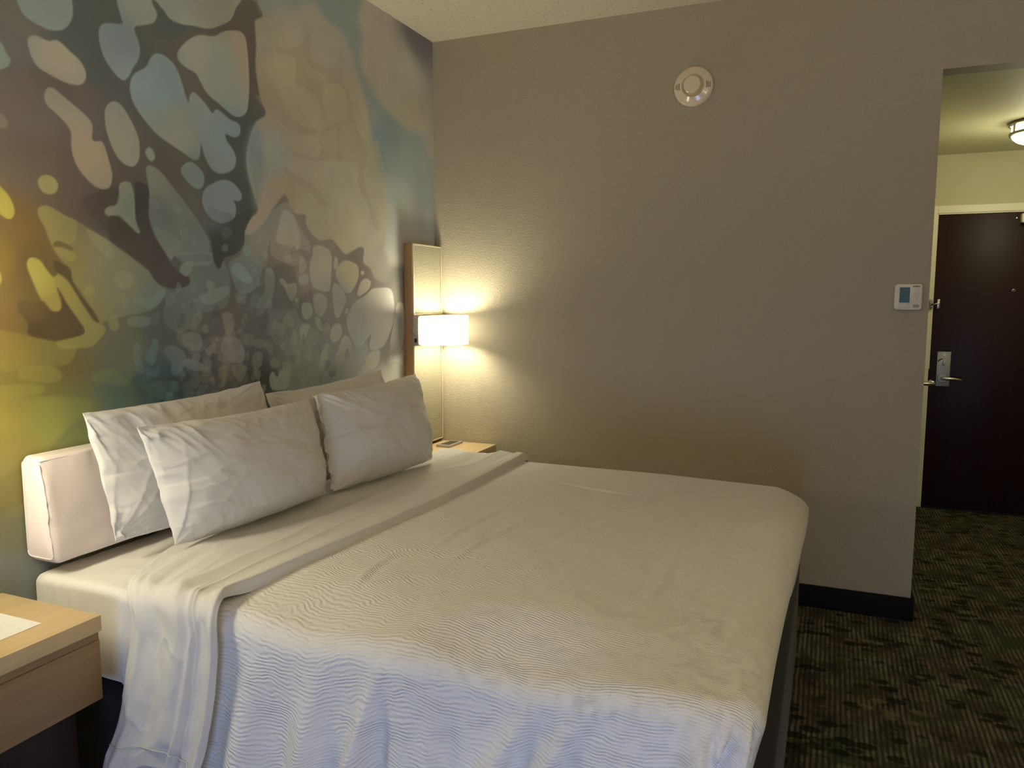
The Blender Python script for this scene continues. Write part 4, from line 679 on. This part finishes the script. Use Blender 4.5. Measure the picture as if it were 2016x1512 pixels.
# ------------------------------------------------------------------ nightstands
def nightstand(y0, y1, label):
    T_ = .705
    o = empty('nightstand', (0, (y0+y1)/2, 0), label, 'nightstand', 'floating oak nightstands')
    box('top', .001, .400, y0, y1, T_-.044, T_, M['oaktop'], o, .0015)
    cb = box('cabinet', .001, .394, y0+.006, y1-.006, .470, T_-.0445, M['oak'], o, .0015)
    box('drawer_front', .3945, .399, y0+.008, y1-.008, .474, T_-.066, M['oak'], o, .001)
    box('support_panel', .001, .33, y0+.04, y1-.04, 0, .4695, M['espresso'], o)['label'] = 'dark wood support panel below the drawer'
    return o
nightstand(.845, 1.385, 'oak nightstand at the near side of the bed with paper on it')
nightstand(3.505, 4.000, 'oak bedside cabinet between the bed and the far taupe wall')
# paper
bm = bmesh.new(); bx(bm, -.108, .108, -.14, .14, 0, .0008)
pp = from_bm('paper_sheet', bm, M['paper']); pp.location = (.2, 1.145, .7055); meta(pp, 'white sheet of paper lying on the near oak nightstand', 'paper')
# charging pad
cp = empty('charging_pad', (.2, 3.70, .7055), 'flat grey device with a dark top lying on the far nightstand', 'charger')
def flat_poly(name, pts, z0, z1, mat, parent):
    bm = bmesh.new(); lo = [bm.verts.new((x_, y_, z0)) for x_, y_ in pts]; hi = [bm.verts.new((x_, y_, z1)) for x_, y_ in pts]; n = len(pts)
    bm.faces.new(lo[::-1]); bm.faces.new(hi)
    for i in range(n): bm.faces.new((lo[i], lo[(i+1) % n], hi[(i+1) % n], hi[i]))
    return from_bm(name, bm, mat, parent)
PADP = [[0.117, 3.796], [0.204, 3.792], [0.207, 3.954], [0.13, 3.947]]
flat_poly('pad_body', PADP, .7055, .719, M['grey'], cp)
cxp = sum(p_[0] for p_ in PADP)/4; cyp = sum(p_[1] for p_ in PADP)/4
flat_poly('pad_surface', [(cxp+(a-cxp)*.72, cyp+(b_-cyp)*.78) for a, b_ in PADP], .7188, .7195, M['darkglass'], cp)['label'] = 'dark top panel'

# ------------------------------------------------------------------ bed
BX0, BX1, BY0, BY1 = .006, 2.02, 1.475, 3.44
TOP = .745
bed = empty('bed', (1.0, 2.46, 0), 'king bed with a black base against the mural wall', 'bed')
bm = bmesh.new(); bx(bm, BX0+.02, BX1+.075, BY0+.03, BY1-.03, .03, .425, .012, 3)
bs = from_bm('bed_base', bm, M['base'], bed, 'auto'); bs['label'] = 'black cloth bed base'
for a in (.15, 1.9):
    for c_ in (1.7, 3.2):
        bm = bmesh.new(); bx(bm, a-.03, a+.03, c_-.03, c_+.03, 0, .03); from_bm('foot', bm, M['gasket'], bed)

def rounded_block(name, x0, x1, y0, y1, z0, z1, r, mat, parent, puff=0, seed=0, wr=0, n=(150, 150)):
    """soft block: top sheet wrapped down the sides"""
    hx, hy = (x1-x0)/2, (y1-y0)/2; cx2, cy2 = (x0+x1)/2, (y0+y1)/2
    drop = z1-z0
    u = np.linspace(-(hx+drop), hx+drop, n[0]*1); v = np.linspace(-(hy+drop), hy+drop, n[1]*1)
    U, V = np.meshgrid(u, v, indexing='ij')
    return drape(name, U, V, hx, hy, cx2, cy2, z1, drop, drop, r, r*1.2, mat, parent, puff, seed, wr)

def drape_points(U, V, hx, hy, r_edge, r_plan, drop_fn, flare=0.0):
    """map flat cloth coords to a cloth lying on a block: returns x,y (local), h (drop >=0), normal dir (nx,ny), side amount"""
    ix, iy = hx-r_plan, hy-r_plan
    qx = np.clip(U, -ix, ix); qy = np.clip(V, -iy, iy)
    dx, dy = U-qx, V-qy; Lq = np.hypot(dx, dy)+1e-9; nx, ny = dx/Lq, dy/Lq
    Ls = np.minimum(Lq, drop_fn(nx, ny)+r_plan)
    a0 = r_plan-r_edge                       # flat until here
    arc = np.clip((Ls-a0)/r_edge, 0, PI/2)
    rho = np.where(Ls < a0, Ls, a0+r_edge*np.sin(arc)); h = np.where(Ls < a0, 0, r_edge*(1-np.cos(arc)))
    ext = np.maximum(Ls-a0-r_edge*PI/2, 0); h = h+ext; rho = rho+ext*flare
    return qx+nx*rho, qy+ny*rho, h, nx, ny, np.clip(arc/(PI/2), 0, 1), ext

def drape(name, U, V, hx, hy, cx2, cy2, ztop, dropx, dropy, re, rp, mat, parent, puff, seed, wr):
    dfn = lambda nx, ny: np.sqrt((nx*dropx)**2+(ny*dropy)**2)
    x, y, h, nx, ny, side, ext = drape_points(U, V, hx, hy, re, rp, dfn)
    w = wr*(fbm(x*7+3*h, y*7, seed)*.6+ridge((x*nx*0+(x*np.abs(ny)+y*np.abs(nx)))*16, h*2, seed+4, 6)*side*1.2)
    pf = puff*(1-(U/ (hx+.001))**2).clip(0)*(1-(V/(hy+.001))**2).clip(0)
    z = ztop-h+pf*(1-side)+w*(1-side)-.040*sstep(.50, .95, cx2+x)
    P = np.stack([np.maximum(cx2+x+nx*w*side, .004), cy2+y+ny*w*side, z], -1)
    return grid_mesh(name, P, mat, parent, uv=np.stack([U, V], -1))
mt = rounded_block('mattress', BX0, BX1-.03, BY0, BY1, .472, TOP-.012, .026, M['sheet'], bed, .006, 2, .0055, (300, 300))
mt['label'] = 'mattress in a white fitted sheet'

# coverlet
def build_spread():
    x0, x1 = -.4, BX1+.075; y0, y1 = BY0-.028, BY1+.012
    hx, hy = (x1-x0)/2, (y1-y0)/2; cx2, cy2 = (x0+x1)/2, (y0+y1)/2
    XL = .445
    us = np.arange(XL-cx2, hx+.42, .0075); vs = np.arange(-(hy+.70), hy+.5, .0075)
    U, V = np.meshgrid(us, vs, indexing='ij')
    def dfn(nx, ny):
        near = np.where(ny < 0, .56, .42); return np.sqrt((nx*.325)**2+(ny*near)**2)
    x, y, h, nx, ny, side, ext = drape_points(U, V, hx, hy, .060, .100, dfn)
    X = cx2+x; Yw = cy2+y
    nearw = np.clip(-ny, 0, 1)*side; footw = np.clip(nx, 0, 1)*side
    # long lazy folds on the near side, growing downwards
    s = X+.0*h
    fo = np.zeros_like(X)
    for (c0, sl, wd, am, st) in FOLDS:
        c_ = c0-sl*h; ww = wd*(1+.9*h)
        g = np.exp(-((s-c_)/ww)**2); g2 = np.exp(-((s-c_-ww*1.9)/(ww*1.3))**2)
        gr = sstep(st, st+.34, h)
        fo += am*gr*(g-.55*g2)
    fo += .008*fbm(s*3.1, h*1.5, 21)*sstep(0, .25, h)
    # edge billow: rounded shoulder swells in and out
    fo += (.022*np.exp(-((s-1.30)/.09)**2)-.012*np.exp(-((s-1.52)/.10)**2)+.010*vnoise(s*3.3, 0*s+.5, 31))
    flare = .10*ext*nearw
    # tucked foot: stays tight and tapers in towards the base
    s2 = Yw
    ff = .010*fbm(s2*2.2-1.2*h, h*1.5, 41, 2)*sstep(.0, .25, h)+.014*np.exp(-((s2+.5*h-3.15)/.05)**2)*sstep(.06, .3, h)+.012*np.exp(-((s2+.5*h-2.75)/.07)**2)*sstep(.06, .3, h)-.22*ext*footw+.034*sstep(1.6, 3.2, s2)-.006
    disp = (fo+flare)*nearw+ff*footw
    # hospital-corner pleats by the near foot corner
    cn = nearw*footw*4
    per = X+.055*np.arctan2(np.clip(nx, 0, 1), np.clip(-ny, 1e-3, 1))     # runs round the near foot corner
    for c0, sl_, wd_, dp_ in ((1.992, .10, .010, .030), (2.062, .55, .010, .034), (2.128, .46, .013, .026)):
        q_ = per-(c0-sl_*h)
        disp += sstep(.012, .10, h)*np.clip(nearw+.6*footw, 0, 1)*(np.where(q_ < 0, np.exp(-(q_/.040)**2), np.exp(-(q_/.006)**2))*dp_-dp_*.55*np.exp(-((q_-.016)/.012)**2))
    far = np.clip(ny, 0, 1)*side; disp += .006*fbm(s*3, h*2, 51)*far
    top = (1-side)
    zt = TOP+.012+.010*np.exp(-((Yw-2.45)/.7)**2)*top
    # faint long creases on the top
    du = (X-.9)*.83+(Yw-2.4)*.55; dv = -(X-.9)*.55+(Yw-2.4)*.83
    w = .0035*fbm(X*1.8, Yw*1.8, 61, 2)
    for k, (ax, ay, bx_, by_) in enumerate(CREASES):
        ex, ey = bx_-ax, by_-ay; L2 = ex*ex+ey*ey; tt = ((X-ax)*ex+(Yw-ay)*ey)/L2; dd = ((X-ax)*ey-(Yw-ay)*ex)/math.sqrt(L2)+.006*np.sin(tt*5+k)
        w += (.0042 if k % 3 else .0050)*(.55 if k == 3 else 1)*np.exp(-(dd/(.010+.004*(k % 2)))**2)*sstep(-.35, .25, tt)*sstep(1.4, .8, tt)-.0030*np.exp(-((dd-.022)/.014)**2)*sstep(-.35, .25, tt)*sstep(1.4, .8, tt)
    w += -.010*np.exp(-((X-1.30)/.14)**2-((Yw-1.52)/.10)**2)+.006*np.exp(-((X-1.02)/.18)**2-((Yw-1.56)/.1)**2)
    w += -sstep(1.76, 1.46, Yw)*(.054*np.exp(-((X-1.54)/.20)**2)+.034*np.exp(-((X-1.02)/.16)**2)+.008)+.012*np.exp(-((X-1.31)/.07)**2)*sstep(1.75, 1.5, Yw)+.024*np.exp(-((X-1.50)/.35)**2)*sstep(1.3, 1.6, Yw)*sstep(3.2, 2.2, Yw)
    w += -.012*sstep(1.35, 2.05, X)*sstep(2.5, 3.4, Yw)-.022*sstep(1.97, 2.08, X)*sstep(2.6, 3.4, Yw)
    z = zt-h+w*(1-.25*side)
    P = np.stack([X+nx*disp, Yw+ny*disp, z], -1)
    uv = np.stack([U+cx2, V+cy2], -1)
    o = grid_mesh('coverlet', P, M['spread'], uv=uv)
    m = o.modifiers.new('t', 'SOLIDIFY'); m.thickness = .004; m.offset = -1
    meta(o, 'white ridged coverlet spread over the bed and hanging down its near side', 'bedspread')
CREASES = [[1.165, 2.004, 1.197, 2.349], [1.337, 2.178, 1.388, 2.327], [1.36, 2.281, 1.436, 2.547], [1.769, 1.939, 1.778, 2.215], [1.05, 2.599, 1.186, 2.735], [0.981, 1.724, 0.959, 1.917], [1.045, 2.081, 1.06, 2.528], [1.531, 2.314, 1.628, 2.628], [1.113, 3.063, 1.431, 2.965], [1.443, 2.69, 1.58, 2.943]]
FOLDS = [  # centre x at the top, slant (m per m of drop), width, height, start
    (.62, .0, .030, .006, .05), (.86, .06, .036, .040, .05), (1.055, .10, .030, .046, .04), (1.24, .22, .022, .066, .02),
    (1.38, .02, .018, .026, .05), (1.645, .60, .024, .058, .0), (1.76, .60, .022, .050, .02), (1.88, .35, .022, .024, .05)]
build_spread()

# folded-over flat sheet, a band across the bed that hangs down the near side
def build_sheet():
    re = .06; yN = BY0-.052; yF = BY1+.030; zt = TOP+.031
    nt, nw = 520, 150
    dropN = .455; dropF = .30
    Ltop = (yF-re)-(yN+re)
    T_ = np.linspace(-(dropF+re*PI/2), Ltop+re*PI/2+dropN, nt)      # arc coordinate, 0 = far shoulder
    W_ = np.linspace(0, 1, nw)
    TT, WW = np.meshgrid(T_, W_, indexing='ij')
    # profile
    y = np.where(TT < 0, 0, 0.0); h = np.zeros_like(TT)
    aF = np.clip(-TT/re, 0, PI/2); eF = np.clip(-TT-re*PI/2, 0, None)
    aN = np.clip((TT-Ltop)/re, 0, PI/2); eN = np.clip(TT-Ltop-re*PI/2, 0, None)
    y = (yF-re)-np.clip(TT, 0, Ltop)+re*np.sin(aF)-re*np.sin(aN)-eN*.115
    h = re*(1-np.cos(aF))+eF+re*(1-np.cos(aN))+eN
    side = np.clip(np.maximum(aF, aN)/(PI/2), 0, 1); dirn = np.where(TT < Ltop/2, 1., -1.)
    # left / right edges against arc coordinate
    kT = [T_[0], 0, .35, Ltop*.5, Ltop-.25, Ltop, Ltop+re*1.57, Ltop+re*1.57+.15, Ltop+re*1.57+.30, T_[-1]]
    kL = [.40, .34, .27, .22, .27, .40, .480, .462, .442, .405]
    kR = [.84, .815, .835, .835, .765, .735, .795, .780, .760, .725]
    xl = np.interp(TT, kT, kL)+.006*vnoise(TT*4, 0*TT, 71); xr = np.interp(TT, kT, kR)+.007*vnoise(TT*5, 0*TT, 73)
    sm = lambda A: np.apply_along_axis(lambda q: np.convolve(np.pad(q, 12, 'edge'), np.ones(25)/25, 'valid'), 0, A)
    xl, xr = sm(xl), sm(xr)
    x = xl+(xr-xl)*WW
    # lengthwise wrinkles plus a rolled foot-side edge
    env = np.sin(np.clip(WW, 0, 1)*PI)**.5
    wz = .0065*vnoise(TT*1.3+WW*1.2, WW*9, 81)+.0065*(ridge(TT*.9+.5*WW, WW*7+.35*vnoise(TT*2, WW*2, 9), 83, 4)-.3)+.003*fbm(TT*6, WW*6, 85)
    roll = .016*sstep(.80, .95, WW)*(1-sstep(.965, 1.0, WW))
    edge = -.020*sstep(.972, 1, WW)-.008*sstep(.03, 0, WW)
    nearS = sstep(Ltop-.10, Ltop+re*1.57, TT)
    gather = np.exp(-((TT-(Ltop+.03))/.10)**2)*.004*ridge(WW*4+TT*1.5, TT*2, 87, 4)
    fold = nearS*(.012*np.exp(-((WW-.10-.05*(TT-Ltop))/.05)**2)+.013*np.exp(-((WW-.70+.10*(TT-Ltop))/.030)**2)-.006*np.exp(-((WW-.30)/.12)**2)+.008*np.exp(-((WW-.52)/.10)**2)+.020*sstep(.80, .95, WW))
    crease = nearS*(.0035*ridge(WW*3.5+TT*3+.6*vnoise(TT*5, WW*4, 2), TT*6-WW*2, 89, 5)+.003*fbm(WW*4, TT*9, 93))
    farS = sstep(.10, -.05, TT)
    fe = farS*.016*np.sin(WW*9+.5)
    d = (wz*(.35+.65*env)+roll*(1-nearS*.4)+gather+fold+crease+fe)
    z = zt-h+(d+edge*(1-nearS))*(1-side)-0*d
    yy = y+dirn*(d+edge*.35)*side
    # far hem of the fold lifts a little, near hem curls and is higher in the middle
    hemN = sstep(dropN-.16, dropN, eN)
    z = z+hemN*(.060*np.exp(-((WW-.52)/.30)**2)-.012*WW)
    yy = yy-hemN*.018*np.sin(WW*7+.5)
    x = x-hemN*.010*(1-WW)
    z = z+.018*np.exp(-((TT-.05)/.14)**2)*np.exp(-((WW-.55)/.3)**2)*(1-side*.5)
    P = np.stack([x, yy, z], -1)
    o = grid_mesh('folded_sheet', P, M['linen'], uv=np.stack([TT, WW], -1))
    m = o.modifiers.new('t', 'SOLIDIFY'); m.thickness = .006; m.offset = -1
    # stitched hem
    hp = P[-16, :, :].copy(); hp[:, 1] -= .003
    bm = bmesh.new(); tube(bm, [tuple(q) for q in hp[::3]], .0012, 6); from_bm('hem_seam', bm, M['linen'], None, True).parent = o
    meta(o, 'white flat sheet folded back over the coverlet below the pillows', 'sheet')
build_sheet()

# ------------------------------------------------------------------ bolster on the wall
def build_bolster():
    y0, y1 = 1.465, 3.42; n = 300
    zb, ztp = .775, 1.090; xt, xb = .080, .120
    ys = np.linspace(y0, y1, n)
    # cross-section outline (x,z), counter-clockwise, rounded
    def sec():
        c = []
        cor = [((.004, zb), .02), ((xb, zb), .020), ((xt, ztp), .013), ((.004, ztp), .010)]
        pts = [np.array(q[0]) for q in cor]; N = 4
        for i, (q, r) in enumerate(cor):
            a = np.array(pts[i-1])-pts[i]; b_ = np.array(pts[(i+1) % N])-pts[i]; a /= np.linalg.norm(a); b_ /= np.linalg.norm(b_)
            for k in range(6):
                u = k/5; P0 = pts[i]+a*r; P2 = pts[i]+b_*r
                c.append((1-u)**2*P0+2*u*(1-u)*pts[i]+u*u*P2)
            nxt = pts[(i+1) % N]+(-b_)*cor[(i+1) % N][1]; st = pts[i]+b_*r
            for k in range(1, 14): c.append(st+(nxt-st)*k/14)
        return np.array(c)
    S0 = sec(); ctr = S0.mean(0); m_ = len(S0)
    P = np.zeros((n, m_+1, 3))
    for j, yv in enumerate(ys):
        e = min((yv-y0)/.02, (y1-yv)/.02, 1); sc_ = 1-.10*(1-min(1, e))**2
        q = ctr+(S0-ctr)*sc_
        k = np.arange(m_)
        bul = .005*np.sin(np.clip((q[:, 1]-zb)/(ztp-zb), 0, 1)*PI)
        pk = .0020*vnoise(yv*60+0*k, q[:, 1]*10, 3)*((q[:, 1] > ztp-.05)*1.0)+.0035*fbm(yv*5+0*k, q[:, 1]*9, 8)
        out = (q[:, 0] > .02)
        # puckers beside the end seam
        near = np.exp(-(yv-y0)/.03); pk = pk+near*.0045*vnoise(q[:, 1]*75, yv*20+0*k, 4)
        q = q+np.stack([(bul+pk)*out, 0*pk], -1)
        P[j, :m_, 0] = q[:, 0]; P[j, :m_, 2] = q[:, 1]; P[j, :, 1] = yv
        P[j, m_] = P[j, 0]
    me_ = empty('bolster', (0, 2.44, zb), 'long white wedge bolster along the wall above the mattress', 'bolster')
    grid_mesh('cover', P, M['bolster'], me_)
    # end caps with a slight belly
    for yy, sg, row in ((y0, -1, P[0]), (y1, 1, P[-1])):
        c3 = row[:m_].mean(0); rings = []
        for k in range(8):
            f = 1-k/8; r_ = c3+(row-c3)*f; r_[:, 1] = yy+sg*.010*(1-f**4); rings.append(r_)
        rings.append(np.repeat((c3+np.array([0, sg*.010, 0]))[None], m_+1, 0))
        grid_mesh('end_panel', np.array(rings), M['bolster'], me_)
        bm = bmesh.new(); tube(bm, [tuple(q) for q in row[::1]], .0022, 6); from_bm('seam_piping', bm, M['bolster'], me_, True)
    # long seam along the front top edge
    bm = bmesh.new(); tube(bm, [(xt-.001, yv, ztp-.010) for yv in np.linspace(y0, y1, 60)], .0020, 6); from_bm('top_seam', bm, M['bolster'], me_, True)
build_bolster()

# ------------------------------------------------------------------ pillows
def pillow(label, TL, TR, BR, BL, T=.085, back=.55, seed=0, bow=.045, flange=None, ears=1.0):
    """corners in world space, seen from the front (+x); T = half thickness of the front"""
    TL, TR, BR, BL = map(np.array, (TL, TR, BR, BL))
    n, m = 150, 100
    u = np.linspace(-1, 1, n); v = np.linspace(-1, 1, m)
    u = np.sign(u)*(1-(1-np.abs(u))**1.25); v = np.sign(v)*(1-(1-np.abs(v))**1.25)
    U, V = np.meshgrid(u, v, indexing='ij')
    W_ = np.linalg.norm(TR-TL); Hh = np.linalg.norm(TL-BL)
    bu = bow*(1-V**2)**1.0; bv = bow*np.where(V > 0, 2.6, -.9)*(1-U**2)
    wob = .010*fbm(U*3+seed, V*3, seed)
    Uc = U*(1-bu*.5+wob*np.abs(U)**6); Vc = V*(1-bv*.5+.012*fbm(U*4, V*2+seed, seed+5)*np.abs(V)**6)
    a = (Uc+1)/2; b_ = (Vc+1)/2
    P = (1-a)[..., None]*(1-b_)[..., None]*BL+a[..., None]*(1-b_)[..., None]*BR+a[..., None]*b_[..., None]*TR+(1-a)[..., None]*b_[..., None]*TL
    nrm = np.cross((TR-TL)+(BR-BL), (TL-BL)+(TR-BR)); nrm = nrm/np.linalg.norm(nrm)
    if nrm[0] < 0: nrm = -nrm
    prof = ((1-np.abs(U)**2.6).clip(0)*(1-np.abs(V)**2.6).clip(0))**.62
    prof = prof*(1+.16*np.exp(-((V+.45)/.45)**2)); prof = np.where(V < 0, prof**.88, prof)
    # wrinkles: creases that run in from the corners and edges
    wr = np.zeros_like(U)
    for sx, sy in ((-1, -1), (-1, 1), (1, -1), (1, 1)):
        du = (U-sx)*W_/2; dv = (V-sy)*Hh/2; r = np.hypot(du, dv)+1e-6; an = np.arctan2(dv*sy*-1, du*sx*-1)
        wr += .0120*np.exp(-r/.15)*sstep(0, .05, r)*(ridge(an*4.5, r*4, seed+sx+2*sy+7, 2.2)-.35)
    et = np.exp(-(1-np.abs(V))*Hh/2/.075); wr += .0095*et*(ridge(U*W_*13+(1-V)*2.5*np.sign(U), V*2, seed+13, 2.2)-.4)*(.35+.65*sstep(-.3, .5, vnoise(U*2.5, V*0, seed+51)))*sstep(0, .02, (1-np.abs(V)))
    el = np.exp(-(1-np.abs(U))*W_/2/.06); wr += .0085*el*(ridge(V*Hh*12+U*2, U*2, seed+17, 2.2)-.4)*sstep(0, .02, (1-np.abs(U)))
    wr += .0060*fbm(U*2.2+.8*V, V*2.2, seed+23)+.0022*ridge(U*3+V*2, V*4-U, seed+29, 5)
    front = P+nrm*(T*prof+wr*sstep(0, .12, prof))[..., None]
    bk = P-nrm*(T*back*prof+.4*wr*sstep(0, .12, prof))[..., None]
    # join front and back into one closed surface
    me = bpy.data.meshes.new('pillow'); bm = bmesh.new()
    FV = [[bm.verts.new(front[i, j]) for j in range(m)] for i in range(n)]
    BV = [[FV[i][j] if i in (0, n-1) or j in (0, m-1) else bm.verts.new(bk[i, j]) for j in range(m)] for i in range(n)]
    for i in range(n-1):
        for j in range(m-1):
            bm.faces.new((FV[i][j], FV[i+1][j], FV[i+1][j+1], FV[i][j+1]))
            bm.faces.new((BV[i][j+1], BV[i+1][j+1], BV[i+1][j], BV[i][j]))
    o = from_bm('pillow', bm, M['linen'], None, True)
    # seam round the edge
    loop = [P[i, 0] for i in range(0, n, 3)]+[P[-1, j] for j in range(0, m, 3)]+[P[i, -1] for i in range(n-1, -1, -3)]+[P[0, j] for j in range(m-1, -1, -3)]
    if flange:                         # open end of the pillowcase: loose crumpled cloth past the filling
        side_, wdt = flange; ii = 0 if side_ < 0 else -1
        e0 = P[ii]; out = ((TL-TR)/W_) if side_ < 0 else ((TR-TL)/W_)
        k = 22; S_ = np.linspace(0, 1, k)
        vv = np.linspace(-1, 1, m)
        rows = []
        for q in S_:
            off = wdt*q*(1+.25*vnoise(vv*3, 0*vv+q, seed+31)); amp = .017*q
            zz = amp*(vnoise(vv*4.5+q*1.5, 0*vv+q*2, seed+37)+.5*vnoise(vv*11, 0*vv+q*3, seed+41))
            fold_ = -wdt*.25*q*q
            rows.append(e0*1.0+out*(off+fold_)[:, None]+nrm*(zz+.012*q)[:, None]+((P[ii, m//2]-e0)*.05*q))
        f_ = grid_mesh('case_opening', np.array(rows), M['linen'], None)
        sm_ = f_.modifiers.new('t', 'SOLIDIFY'); sm_.thickness = .003
        f_.parent = o
    return meta(o, label, 'pillow', 'bed pillows')
PILLOWS = [{'label': 'pillow leaning on the bolster at the left, behind another', 'TL': [0.17, 1.541, 1.217], 'TR': [0.16, 2.306, 1.235], 'BR': [0.2, 2.43, 0.775], 'BL': [0.205, 1.602, 0.818], 'T': 0.055, 'back': 0.35, 'seed': 3}, {'label': 'pillow leaning on the bolster at the right, only its top edge showing', 'TL': [0.15, 2.349, 1.18], 'TR': [0.15, 3.177, 1.205], 'BR': [0.19, 3.22, 0.775], 'BL': [0.19, 2.44, 0.775], 'T': 0.06, 'back': 0.35, 'seed': 9}, {'label': 'front left pillow, nearest to the camera, on the folded sheet', 'TL': [0.295, 1.623, 1.172], 'TR': [0.29, 2.433, 1.155], 'BR': [0.377, 2.407, 0.79], 'BL': [0.343, 1.698, 0.79], 'T': 0.12, 'back': 0.4, 'seed': 5}, {'label': 'front right pillow below the far wall lamp, its case crumpled at the open end', 'TL': [0.26, 2.518, 1.166], 'TR': [0.26, 3.321, 1.174], 'BR': [0.454, 3.128, 0.79], 'BL': [0.386, 2.445, 0.79], 'T': 0.115, 'back': 0.4, 'seed': 12, 'flange': [-1, 0.022]}]
for kw in PILLOWS: pillow(**kw)

# ------------------------------------------------------------------ added uplight for room fill, unseen behind the camera
tq = empty('fill_uplight', (3.9, -.70, 0), 'unseen uplight on a stand, added behind the camera as room fill', 'lamp')
bm = bmesh.new(); lathe(bm, [(0, 0), (.15, 0), (.15, .012), (.02, .03), (.012, .05), (.012, 1.80), (0, 1.80)], Matrix.Translation((3.9, -.70, 0)), 32); from_bm('stand', bm, M['nickel'], tq, 'auto')
bm = bmesh.new(); lathe(bm, [(.012, 1.80), (.10, 1.815), (.15, 1.85), (.17, 1.90), (.165, 1.90), (.14, 1.855), (.09, 1.822), (0, 1.81)], Matrix.Translation((3.9, -.70, 0)), 40); from_bm('bowl', bm, M['nickel'], tq, 'auto')
ld = bpy.data.lights.new('uplight', 'POINT'); ld.energy = LI['lb']; ld.color = LI['col'][:3]; ld.shadow_soft_size = .04
lo = bpy.data.objects.new('fill_light', ld); COL.objects.link(lo); lo.location = (3.9, -.70, 1.87)
# ------------------------------------------------------------------ lights
ld = bpy.data.lights.new('daylight', 'AREA'); ld.shape = 'RECTANGLE'; ld.size = WX1-WX0-.1; ld.size_y = .50; ld.energy = LI['day']; ld.color = LI['daycol']
lo = bpy.data.objects.new('daylight_at_assumed_window', ld); COL.objects.link(lo); lo.location = ((WX0+WX1)/2, YB-.025, .52); lo.rotation_euler = (PI/2, 0, 0)  # area light set in the opening of the assumed window
ld = bpy.data.lights.new('hall_bulb', 'POINT'); ld.energy = LI['hall']; ld.color = LI['hallcol'][:3]; ld.shadow_soft_size = .10
lo = bpy.data.objects.new('hall_bulb_light', ld); COL.objects.link(lo); lo.location = (3.255, 5.36, H2-.24)
w = bpy.data.worlds.new('world'); SC.world = w; w.use_nodes = True
w.node_tree.nodes['Background'].inputs[0].default_value = (.55, .68, 1, 1); w.node_tree.nodes['Background'].inputs[1].default_value = LI['world']

# ------------------------------------------------------------------ camera
cd = bpy.data.cameras.new('camera'); cam = bpy.data.objects.new('camera', cd); COL.objects.link(cam)
cd.sensor_width = 36; cd.lens = CAM['f']/2016*36; cd.clip_start = .02
yaw, pitch, roll = CAM['yaw'], CAM['pitch'], CAM['roll']
fw = Vector((-math.sin(yaw)*math.cos(pitch), math.cos(yaw)*math.cos(pitch), -math.sin(pitch)))
r = Vector((math.cos(yaw), math.sin(yaw), 0)); u = r.cross(fw)
c, s = math.cos(roll), math.sin(roll); r2 = c*r+s*u; u2 = -s*r+c*u
cam.matrix_world = Matrix(((r2.x, u2.x, -fw.x, CAM['cx']), (r2.y, u2.y, -fw.y, 0), (r2.z, u2.z, -fw.z, 1.55), (0, 0, 0, 1)))
SC.camera = cam
vs_ = SC.view_settings; vs_.view_transform = 'Standard'; vs_.look = 'None'; vs_.exposure = 0; vs_.gamma = 1; vs_.use_curve_mapping = False
SC.cycles.max_bounces = 8; SC.cycles.diffuse_bounces = 5; SC.cycles.sample_clamp_indirect = 6; SC.cycles.use_denoising = True
SC.cycles.caustics_reflective = False; SC.cycles.caustics_refractive = False
